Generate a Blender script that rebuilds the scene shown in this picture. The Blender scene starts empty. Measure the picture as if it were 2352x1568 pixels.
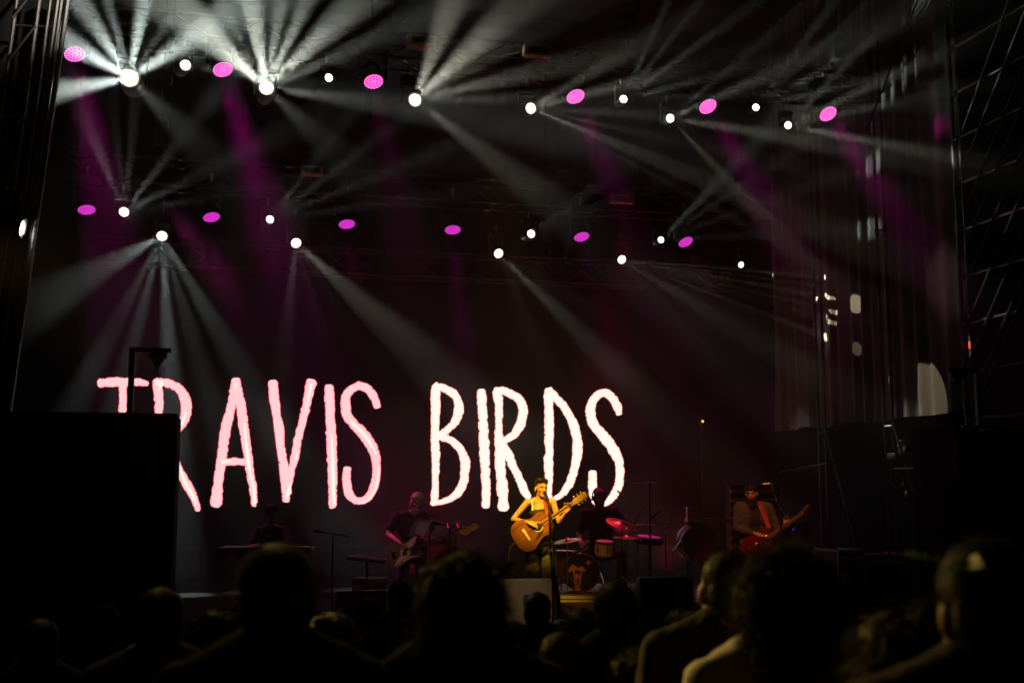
import bpy, bmesh, math, random
from mathutils import Vector, Matrix, Quaternion, noise
random.seed(7)
S = bpy.context.scene
COL = S.collection
V = Vector
rad = math.radians

# ------------------------------------------------------------------ camera
# the place: x runs along the stage front (stage centre about x = 3.6), y runs into the stage, z is up
FPX, CX, CY = 2700.0, 1176.0, 784.0
PITCH = math.atan(346 / FPX)
YAW = rad(13.4)
CAM = V((0, 0, 2.9))
FW = V((math.sin(YAW) * math.cos(PITCH), math.cos(YAW) * math.cos(PITCH), math.sin(PITCH)))
RT = FW.cross(V((0, 0, 1))).normalized()
UP = RT.cross(FW)
cd = bpy.data.cameras.new('camera')
cam = bpy.data.objects.new('camera', cd)
COL.objects.link(cam)
cd.sensor_width = 36.0
cd.lens = FPX / 2352 * 36
cd.clip_start, cd.clip_end = 0.1, 300
cd.dof.use_dof = True
cd.dof.focus_distance = 15.2
cd.dof.aperture_fstop = 2.2
cam.location = CAM
cam.rotation_euler = FW.to_track_quat('-Z', 'Y').to_euler()
S.camera = cam

# ------------------------------------------------------------------ night sky, exposure
w = bpy.data.worlds.new('World')
S.world = w
w.use_nodes = True
bg = w.node_tree.nodes['Background']
bg.inputs[0].default_value = (0.25, 0.3, 0.45, 1)
bg.inputs[1].default_value = 0.0004
S.view_settings.view_transform = 'Standard'
S.view_settings.look = 'None'
S.view_settings.exposure = -0.25
S.view_settings.gamma = 1
S.render.engine = 'CYCLES'
S.cycles.use_denoising = True
S.cycles.denoising_input_passes = 'RGB_ALBEDO_NORMAL'
S.cycles.max_bounces = 4
S.cycles.volume_bounces = 0
S.cycles.sample_clamp_indirect = 2.0


def ray(px, py):
    return FW + RT * ((px - CX) / FPX) + UP * ((CY - py) / FPX)


def at(px, py, Y):
    "the point of the vertical plane y = Y that a sight line of the photograph meets"
    d = ray(px, py)
    return CAM + d * (Y / d.y)


def at_x(px, py, X):
    d = ray(px, py)
    return CAM + d * (X / d.x)


def at_z(px, py, Z):
    d = ray(px, py)
    return CAM + d * ((Z - CAM.z) / d.z)


def at_d(px, py, dist):
    return CAM + ray(px, py) * dist


def lamp(name, kind, loc, aim, energy, color, size=None, blend=0.3, radius=0.05, parent=None):
    l = bpy.data.lights.new(name, kind)
    l.energy = energy
    l.color = color
    l.shadow_soft_size = radius
    if kind == 'SPOT':
        l.spot_size = rad(size)
        l.spot_blend = blend
    o = bpy.data.objects.new(name, l)
    COL.objects.link(o)
    loc = V(loc)
    d = V(aim) - loc
    m = Matrix.Translation(loc) @ d.to_track_quat('-Z', 'Y').to_matrix().to_4x4()
    if parent is not None:
        o.parent = parent
        o.matrix_parent_inverse = Matrix()
        o.matrix_local = PW[parent.name].inverted() @ m
    else:
        o.matrix_world = m
    return o


PW = {}
# front-of-house and stage lamps for the band; floor, rim, glint and wedge spots added
AMBER = (1.0, 0.51, 0.035)
lamp('singer_key', 'SPOT', (1.2, 8.0, 9.6), (3.78, 14.4, 2.84), 16500, AMBER, 7.0, 0.6, 0.12)
lamp('singer_side', 'SPOT', (7.6, 9.5, 8.0), (3.85, 14.4, 2.85), 2200, (1.0, 0.42, 0.03), 8, 0.7, 0.12)
lamp('guitar_key', 'SPOT', (3.0, 8.0, 9.4), (6.75, 14.8, 2.6), 2300, (1.0, 0.20, 0.03), 11, 0.6, 0.12)
lamp('guitar_fill', 'SPOT', (4.5, 8.0, 9.4), (6.75, 14.8, 2.4), 380, (1.0, 0.75, 0.45), 9, 0.6, 0.12)
lamp('drum_key', 'SPOT', (2.0, 8.0, 9.4), (4.85, 16.3, 1.75), 1100, (1.0, 0.36, 0.04), 8, 0.6, 0.12)
lamp('bass_key', 'SPOT', (0.5, 8.0, 9.4), (2.3, 16.0, 2.25), 500, (1.0, 0.45, 0.25), 9, 0.6, 0.12)
lamp('bass_back', 'SPOT', (-1.2, 18.6, 7.5), (2.3, 16.1, 2.5), 1700, (1.0, 0.04, 0.45), 16, 0.7, 0.12)
lamp('drum_back', 'SPOT', (6.6, 19.0, 7.6), (5.1, 16.8, 2.1), 850, (1.0, 0.02, 0.16), 22, 0.7, 0.12)
lamp('floor_red_fill', 'SPOT', (3.0, 19.6, 1.55), (3.4, 17.0, 9.0), 115, (1.0, 0.02, 0.09), 130, 0.9, 0.1)  # bodiless uplight added to redden the trusses and the haze
lamp('floor_red_fill', 'SPOT', (7.4, 19.6, 1.55), (7.2, 16.5, 9.0), 112, (1.0, 0.02, 0.08), 130, 0.9, 0.1)  # second added uplight, further right
lamp('crowd_rim_fill', 'SPOT', (-0.8, 11.0, 9.2), (0.9, 3.0, 2.6), 430, (1.0, 0.66, 0.16), 42, 0.5, 0.08)  # unseen spot added to rim the crowd, for the stage lamps together
lamp('crowd_rim_fill', 'SPOT', (-2.55, 11.05, 5.2), (1.45, 2.9, 2.55), 1800, (1.0, 0.60, 0.13), 13, 0.6, 0.08)  # another unseen spot, added to edge the right-hand heads from the left
lamp('tower_glint_fill', 'SPOT', (1.6, 10.9, 10.6), (-2.0, 13.2, 8.6), 900, (1.0, 0.85, 0.7), 20, 0.8, 0.05)  # unseen front spot added to put glints on the leaning tower
lamp('wedge_fill', 'SPOT', (1.2, 8.0, 9.6), (3.45, 13.75, 1.6), 4200, (1.0, 0.62, 0.30), 5.5, 0.7, 0.12)  # unseen spot added to brighten the singer's floor monitor


# ------------------------------------------------------------------ materials
def mat(name, col, rough=0.6, metal=0.0, var=0.25, scale=8.0, emit=None, es=0.0, spec=0.5, sheen=0.0, coat=0.0):
    m = bpy.data.materials.new(name)
    m.use_nodes = True
    nt = m.node_tree
    b = nt.nodes['Principled BSDF']
    b.inputs['Roughness'].default_value = rough
    b.inputs['Metallic'].default_value = metal
    b.inputs['Specular IOR Level'].default_value = spec
    b.inputs['Sheen Weight'].default_value = sheen
    b.inputs['Coat Weight'].default_value = coat
    tc = nt.nodes.new('ShaderNodeTexCoord')
    n = nt.nodes.new('ShaderNodeTexNoise')
    n.inputs['Scale'].default_value = scale
    n.inputs['Detail'].default_value = 4
    mx = nt.nodes.new('ShaderNodeMix')
    mx.data_type = 'RGBA'
    mx.inputs['A'].default_value = (*[c * (1 - var) for c in col], 1)
    mx.inputs['B'].default_value = (*[min(1, c * (1 + var)) for c in col], 1)
    nt.links.new(tc.outputs['Object'], n.inputs['Vector'])
    nt.links.new(n.outputs['Fac'], mx.inputs['Factor'])
    nt.links.new(mx.outputs['Result'], b.inputs['Base Color'])
    if emit:
        b.inputs['Emission Color'].default_value = (*emit, 1)
        b.inputs['Emission Strength'].default_value = es
        m.cycles.emission_sampling = 'NONE'
    return m


def wood(name, c1, c2, rough=0.35, scale=26.0, coat=0.2):
    m = mat(name, c1, rough, 0, 0, coat=coat)
    nt = m.node_tree
    b = nt.nodes['Principled BSDF']
    tc = nt.nodes.new('ShaderNodeTexCoord')
    mp = nt.nodes.new('ShaderNodeMapping')
    mp.inputs['Scale'].default_value = (0.6, scale, 3)
    n = nt.nodes.new('ShaderNodeTexNoise')
    n.inputs['Scale'].default_value = 1.6
    n.inputs['Detail'].default_value = 6
    n.inputs['Distortion'].default_value = 0.3
    r = nt.nodes.new('ShaderNodeValToRGB')
    r.color_ramp.elements[0].position = 0.36
    r.color_ramp.elements[0].color = (*c1, 1)
    r.color_ramp.elements[1].position = 0.64
    r.color_ramp.elements[1].color = (*c2, 1)
    nt.links.new(tc.outputs['Object'], mp.inputs['Vector'])
    nt.links.new(mp.outputs['Vector'], n.inputs['Vector'])
    nt.links.new(n.outputs['Fac'], r.inputs['Fac'])
    nt.links.new(r.outputs['Color'], b.inputs['Base Color'])
    return m


def glow(name, col, s):
    m = bpy.data.materials.new(name)
    m.use_nodes = True
    nt = m.node_tree
    nt.nodes.clear()
    o = nt.nodes.new('ShaderNodeOutputMaterial')
    e = nt.nodes.new('ShaderNodeEmission')
    e.inputs[0].default_value = (*col, 1)
    e.inputs[1].default_value = s
    nt.links.new(e.outputs[0], o.inputs[0])
    m.cycles.emission_sampling = 'NONE'
    return m


M = {
    'black_metal': mat('black_metal', (0.02, 0.02, 0.022), 0.45, 0.3),
    'alu': mat('aluminium', (0.42, 0.42, 0.43), 0.38, 0.9, 0.15, 30),
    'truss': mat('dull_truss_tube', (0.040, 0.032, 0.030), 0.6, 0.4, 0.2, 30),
    'steel': mat('galvanised_steel', (0.09, 0.085, 0.08), 0.26, 0.95, 0.25, 20),
    'chrome': mat('chrome', (0.65, 0.65, 0.66), 0.12, 1.0, 0.05),
    'black': mat('black_plastic', (0.018, 0.018, 0.02), 0.5),
    'deck': mat('stage_deck', (0.005, 0.0045, 0.0045), 0.9, 0, 0.4, 3, spec=0.03),
    'grass': mat('trodden_ground', (0.035, 0.033, 0.026), 0.95, 0, 0.5, 2),
    'cloth': mat('black_drape', (0.016, 0.016, 0.017), 0.95, 0, 0.25, 12, sheen=0.1),
    'wing': mat('dark_wing_drape', (0.05, 0.045, 0.037), 0.9, 0, 0.25, 9, sheen=0.1),
    'roof': mat('roof_sheet', (0.02, 0.02, 0.022), 0.8),
    'screen': mat('led_panel_black', (0.006, 0.005, 0.006), 0.5, 0, 0.2, 40),
    'skin': mat('skin', (0.46, 0.27, 0.18), 0.5, 0, 0.1, 14),
    'skin2': mat('tan_skin', (0.40, 0.22, 0.14), 0.5, 0, 0.12, 14),
    'lip': mat('lip', (0.30, 0.10, 0.08), 0.45),
    'eye': mat('dark_eye', (0.012, 0.01, 0.01), 0.2),
    'tape': mat('red_tape', (0.5, 0.01, 0.01), 0.5),
    'hair': mat('dark_hair', (0.012, 0.008, 0.006), 0.6, 0, 0.5, 60, spec=0.25),
    'hair2': mat('brown_hair', (0.036, 0.021, 0.011), 0.55, 0, 0.5, 60, spec=0.3),
    'hair3': mat('grey_hair', (0.30, 0.27, 0.23), 0.5, 0, 0.5, 60),
    'beard': mat('black_beard', (0.015, 0.010, 0.008), 0.7, 0, 0.5, 60),
    'top': mat('black_top', (0.012, 0.012, 0.012), 0.75),
    'olive': mat('olive_trousers', (0.085, 0.09, 0.036), 0.85, 0, 0.25, 7),
    'tee': mat('black_tee', (0.018, 0.017, 0.017), 0.9, 0, 0.3, 10),
    'denim': mat('grey_denim', (0.06, 0.058, 0.054), 0.9, 0, 0.2, 30),
    'white': mat('white_shirt', (0.82, 0.82, 0.80), 0.9, 0, 0.06),
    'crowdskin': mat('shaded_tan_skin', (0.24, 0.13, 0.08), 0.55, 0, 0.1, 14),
    'dark': mat('dark_clothes', (0.014, 0.0145, 0.016), 0.9, 0, 0.3, 10),
    'brownshirt': mat('brown_shirt', (0.16, 0.10, 0.05), 0.9, 0, 0.3, 10),
    'leaf': mat('green_leaf', (0.03, 0.13, 0.02), 0.5, 0, 0.4, 30),
    'mahogany': wood('mahogany_top', (0.12, 0.042, 0.014), (0.27, 0.115, 0.040)),
    'mahog_side': wood('mahogany_side', (0.12, 0.04, 0.014), (0.19, 0.07, 0.022)),
    'maple': wood('maple', (0.50, 0.33, 0.14), (0.62, 0.43, 0.20), 0.3, 14),
    'ebony': mat('ebony', (0.03, 0.02, 0.015), 0.4),
    'rosewood': mat('rosewood', (0.16, 0.09, 0.05), 0.45),
    'bone': mat('bone', (0.72, 0.66, 0.52), 0.4),
    'brass': mat('brass', (0.70, 0.46, 0.16), 0.25, 1.0, 0.1),
    'redgloss': mat('cherry_red_lacquer', (0.11, 0.007, 0.005), 0.12, 0, 0.35, 6, coat=1.0),
    'sunburst': mat('dark_sunburst', (0.20, 0.17, 0.13), 0.25, 0, 0.3, 4, coat=0.5),
    'pick': mat('white_pickguard', (0.75, 0.70, 0.62), 0.4),
    'strap': mat('red_strap', (0.26, 0.045, 0.05), 0.8),
    'cymbal': mat('bronze_cymbal', (0.62, 0.38, 0.15), 0.28, 1.0, 0.12, 40),
    'shell': mat('sparkle_shell', (0.50, 0.40, 0.28), 0.4, 0.1, 0.25, 90),
    'shellred': mat('dark_red_shell', (0.13, 0.022, 0.02), 0.35, 0.1, 0.2, 40),
    'drumhead': mat('drum_head', (0.62, 0.56, 0.48), 0.6),
    'dhblack': mat('black_drum_head', (0.008, 0.008, 0.008), 0.85, spec=0.08),
    'logo': mat('amber_print', (0.62, 0.30, 0.055), 0.7, 0, 0.06),
    'monitor': mat('textured_wedge_paint', (0.085, 0.078, 0.068), 0.75, 0, 0.25, 120),
    'violet': mat('violet_desk', (0.10, 0.045, 0.22), 0.35, 0, 0.1),
    'paper': mat('paper', (0.75, 0.72, 0.7), 0.9, 0, 0.03),
    'slat': mat('painted_slat', (0.52, 0.25, 0.11), 0.6),
    'cab': mat('speaker_paint', (0.004, 0.004, 0.0045), 0.8, spec=0.05),
    'stripe': mat('striped_cap', (0.34, 0.12, 0.30), 0.85),
    'case': mat('flight_case_black', (0.020, 0.019, 0.019), 0.55),
    'cable': mat('rubber_cable', (0.05, 0.045, 0.03), 0.5),
    'cableY': mat('pale_cable', (0.35, 0.30, 0.14), 0.6),
    'lens': glow('lamp_lens', (1.0, 1.0, 0.90), 18),
    'lens_warm': glow('lamp_lens_rim', (1.0, 0.78, 0.34), 1.3),
    'lens_dim': glow('lamp_lens_soft', (1.0, 1.0, 0.86), 3.2),
    'lens_ring': mat('lens_ring', (0.25, 0.25, 0.24), 0.2, 0.4),
    'wash_face': glow('wash_face', (1.0, 0.0, 0.42), 1.0),
    'wash_face2': glow('wash_face_soft', (0.85, 0.0, 0.68), 0.8),
    'led': glow('led_dot', (1.0, 0.20, 0.66), 2.2),
    'led2': glow('led_dot_soft', (1.0, 0.16, 0.95), 1.2),
    'pink': glow('screen_pink', (1.0, 0.60, 0.625), 1.32),
    'cream': glow('screen_cream', (1.0, 0.86, 0.72), 1.45),
    'white_px': glow('screen_white', (1.0, 0.93, 0.83), 1.35),
    'edge_px': glow('screen_edge_red', (0.95, 0.035, 0.10), 1.15),
    'edge_px2': glow('screen_edge_orange', (1.0, 0.20, 0.09), 1.0),
    'pilot': glow('amber_pilot', (1.0, 0.42, 0.02), 3),
    'pilotb': glow('blue_pilot', (0.05, 0.02, 0.9), 1.2),
    'pilotr': glow('red_pilot', (0.9, 0.01, 0.15), 0.8),
}


# ------------------------------------------------------------------ mesh helpers
class MB:
    def __init__(s):
        s.bm = bmesh.new()
        s.mi = 0

    def _tag(s, n0):
        s.bm.faces.ensure_lookup_table()
        for f in s.bm.faces[n0:]:
            f.material_index = s.mi

    def box(s, c, size, rot=None, bev=0.0):
        n0 = len(s.bm.faces)
        m = Matrix.Translation(V(c)) @ (rot.to_4x4() if rot else Matrix()) @ Matrix.Diagonal((*size, 1))
        r = bmesh.ops.create_cube(s.bm, size=1, matrix=m)
        if bev:
            es = list({e for v in r['verts'] for e in v.link_edges})
            bmesh.ops.bevel(s.bm, geom=es, offset=bev, segments=2, affect='EDGES', profile=0.5)
        s._tag(n0)
        return s

    def span(s, a, b, bev=0.0):
        return s.box([(a[i] + b[i]) / 2 for i in range(3)], [abs(b[i] - a[i]) for i in range(3)], None, bev)

    def tube(s, a, b, r0, r1=None, seg=8, cap=True):
        n0 = len(s.bm.faces)
        a, b = V(a), V(b)
        d = b - a
        if d.length < 1e-6:
            return s
        m = Matrix.Translation((a + b) / 2) @ d.to_track_quat('Z', 'Y').to_matrix().to_4x4()
        bmesh.ops.create_cone(s.bm, cap_ends=cap, segments=seg, radius1=r0, radius2=r0 if r1 is None else r1, depth=d.length, matrix=m)
        s._tag(n0)
        return s

    def path(s, pts, r, seg=6):
        for a, b in zip(pts[:-1], pts[1:]):
            s.tube(a, b, r, r, seg)
        return s

    def ball(s, c, r, seg=12, rot=None):
        n0 = len(s.bm.faces)
        r = (r, r, r) if not hasattr(r, '__len__') else r
        m = Matrix.Translation(V(c)) @ (rot.to_4x4() if rot else Matrix()) @ Matrix.Diagonal((*r, 1))
        nv = max(6, seg * 2 // 3)
        new = s.bm.verts.new
        rings = [[new(m @ V((0, 0, -1)))]]
        for j in range(1, nv):
            a = math.pi * j / nv
            sa, ca = math.sin(a), -math.cos(a)
            rings.append([new(m @ V((sa * math.cos(2 * math.pi * k / seg), sa * math.sin(2 * math.pi * k / seg), ca))) for k in range(seg)])
        rings.append([new(m @ V((0, 0, 1)))])
        for A, B in zip(rings[:-1], rings[1:]):
            for k in range(seg):
                k2 = (k + 1) % seg
                if len(A) == 1:
                    s.bm.faces.new((A[0], B[k2], B[k]))
                elif len(B) == 1:
                    s.bm.faces.new((A[k], A[k2], B[0]))
                else:
                    s.bm.faces.new((A[k], A[k2], B[k2], B[k]))
        s._tag(n0)
        return s

    def lathe(s, prof, c=(0, 0, 0), axis=(0, 0, 1), seg=32):
        "profile of (radius, height) turned about an axis through c"
        n0 = len(s.bm.faces)
        m = Matrix.Translation(V(c)) @ V(axis).to_track_quat('Z', 'Y').to_matrix().to_4x4()
        rings = []
        for r, h in prof:
            if r < 1e-6:
                rings.append([s.bm.verts.new(m @ V((0, 0, h)))])
            else:
                rings.append([s.bm.verts.new(m @ V((r * math.cos(2 * math.pi * k / seg), r * math.sin(2 * math.pi * k / seg), h))) for k in range(seg)])
        for A, B in zip(rings[:-1], rings[1:]):
            for k in range(seg):
                k2 = (k + 1) % seg
                q = [A[k % len(A)], A[k2 % len(A)], B[k2 % len(B)], B[k % len(B)]]
                u = []
                for v in q:
                    if v not in u:
                        u.append(v)
                if len(u) > 2:
                    try:
                        s.bm.faces.new(u)
                    except ValueError:
                        pass
        s._tag(n0)
        return s

    def prism(s, pts, z0, z1, m=None, bev=0.0):
        n0 = len(s.bm.faces)
        m = m or Matrix()
        bot = [s.bm.verts.new(m @ V((x, y, z0))) for x, y in pts]
        top = [s.bm.verts.new(m @ V((x, y, z1))) for x, y in pts]
        fs = [s.bm.faces.new(bot[::-1]), s.bm.faces.new(top)]
        n = len(pts)
        for i in range(n):
            s.bm.faces.new((bot[i], bot[(i + 1) % n], top[(i + 1) % n], top[i]))
        if bev:
            es = list(fs[1].edges) + list(fs[0].edges)
            bmesh.ops.bevel(s.bm, geom=es, offset=bev, segments=2, affect='EDGES', profile=0.5)
        s._tag(n0)
        return s

    def flat(s, pts):
        n0 = len(s.bm.faces)
        s.bm.faces.new([s.bm.verts.new(V(p)) for p in pts])
        s._tag(n0)
        return s

    def mesh(s, name, mats, smooth=True):
        bmesh.ops.recalc_face_normals(s.bm, faces=s.bm.faces)
        me = bpy.data.meshes.new(name)
        s.bm.to_mesh(me)
        s.bm.free()
        for m in (mats if isinstance(mats, (list, tuple)) else [mats]):
            me.materials.append(m)
        if smooth and len(me.polygons):
            me.polygons.foreach_set('use_smooth', [True] * len(me.polygons))
            me.set_sharp_from_angle(angle=rad(40))
        return me

    def build(s, name, mats, parent=None, smooth=True, local=None):
        return link(name, s.mesh(name, mats, smooth), parent, local)


def link(name, me, parent=None, local=None):
    o = bpy.data.objects.new(name, me)
    COL.objects.link(o)
    if parent is not None:
        o.parent = parent
    if local is not None:
        o.matrix_local = local
    if parent is None:
        PW[o.name] = o.matrix_local.copy()
    return o


def tag(o, label, cat, group=None, kind=None):
    if label:
        o['label'] = label
    if cat:
        o['category'] = cat
    if group:
        o['group'] = group
    if kind:
        o['kind'] = kind
    return o


def thing(name, loc, label, cat, group=None, rz=0.0, m=None):
    o = bpy.data.objects.new(name, None)
    COL.objects.link(o)
    o.empty_display_size = 0.1
    mm = m if m is not None else Matrix.Translation(V(loc)) @ Matrix.Rotation(rz, 4, 'Z')
    o.matrix_world = mm
    PW[o.name] = mm.copy()
    return tag(o, label, cat, group)


def structure(o):
    o['kind'] = 'structure'
    return o


ORD = ['first', 'second', 'third', 'fourth', 'fifth', 'sixth', 'seventh', 'eighth']


# ------------------------------------------------------------------ ground, stage, roof, drapes
def gz(Y):
    return max(0.0, 1.38 - 0.105 * max(Y, -8.0))


def build_ground():
    b = MB()
    ys = [-30, -20, -12] + [-8 + i for i in range(22)] + [16, 22, 30, 45]
    xs = [-40, -25, -14] + [-8 + 2 * i for i in range(13)] + [24, 36, 45]
    vs = [[b.bm.verts.new(V((x, y, gz(y) + 0.02 * noise.noise(V((x * .7, y * .7, 0)))))) for x in xs] for y in ys]
    for i in range(len(ys) - 1):
        for j in range(len(xs) - 1):
            b.bm.faces.new((vs[i][j], vs[i][j + 1], vs[i + 1][j + 1], vs[i + 1][j]))
    structure(b.build('ground', M['grass']))


build_ground()
STZ = 1.35
structure(MB().span((-2.6, 13.0, STZ - 0.12), (9.9, 22.6, STZ), 0.0).build('stage_floor', M['deck'], smooth=False))
b = MB()
b.span((-2.6, 13.05, 0.0), (9.9, 13.11, STZ - 0.123))
structure(b.build('stage_skirt_wall', M['cloth'], smooth=False))
b = MB()
b.span((-4.2, 11.6, 11.9), (11.6, 23.6, 12.0))
for i in range(6):
    y = 12.4 + i * 2.1
    b.span((-4.2, y, 11.6), (11.6, y + 0.16, 11.897))
structure(b.build('stage_roof', M['roof'], smooth=False))


def drape(name, p0, p1, z0, z1, amp, m, label, cat='drape', seed=0, hem=0.0):
    "a hanging cloth with folds between two plan points"
    b = MB()
    p0, p1 = V((*p0, 0)), V((*p1, 0))
    L = (p1 - p0).length
    u = (p1 - p0) / L
    nrm = V((-u.y, u.x, 0))
    nx, nz = int(L / 0.035), 26
    rows = []
    for k in range(nz + 1):
        f = k / nz
        row = []
        for i in range(nx + 1):
            s = L * i / nx
            z = z0 + (z1 - z0) * f + hem * (1 - f) * noise.noise(V((s * 1.3, 3 + seed, 0)))
            wv = noise.noise(V((s * 1.6 + 0.10 * math.sin(f * 3 + s), f * 0.9, seed)))
            d = amp * (1.3 * wv + 0.55 * math.sin(s * 17 + 4 * wv + 1.5 * noise.noise(V((s, f * 1.4, seed + 5)))) * (1 - 0.35 * f) + 0.25 * noise.noise(V((s * 9, f * 3, seed))))
            row.append(b.bm.verts.new(p0 + u * s + nrm * d + V((0, 0, z))))
        rows.append(row)
    for A, B in zip(rows[:-1], rows[1:]):
        for i in range(nx):
            b.bm.faces.new((A[i], A[i + 1], B[i + 1], B[i]))
    me = b.mesh(name, m)
    return tag(link(name, me), label, cat)


drape('backdrop_drape', (-2.9, 22.35), (10.6, 22.35), STZ, 11.5, 0.05, M['cloth'], 'tall black drape hung across the back behind the lettered screen', seed=3)
drape('wing_drape', (9.55, 19.6), (9.55, 13.75), 3.98, 11.5, 0.06, M['wing'], 'wrinkled dark wing drape behind scaffold poles, patched with spots of light', seed=11, hem=0.05)
mask = drape('masking_drape', (-7.0, 13.36), (0.0, 13.36), 0.05, 11.7, 0.03, M['cloth'], 'black masking drape outside the slanting lighting tower, raked along its poles', seed=31)
ea, eb = at(146, 0, 13.36), at(34, 830, 13.36)
for v_ in mask.data.vertices:                         # its inner edge is pulled along the raked poles
    edge = ea.x + (eb.x - ea.x) * (ea.z - v_.co.z) / (ea.z - eb.z)
    v_.co.x += (v_.co.x + 7.0) / 7.0 * edge


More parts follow.
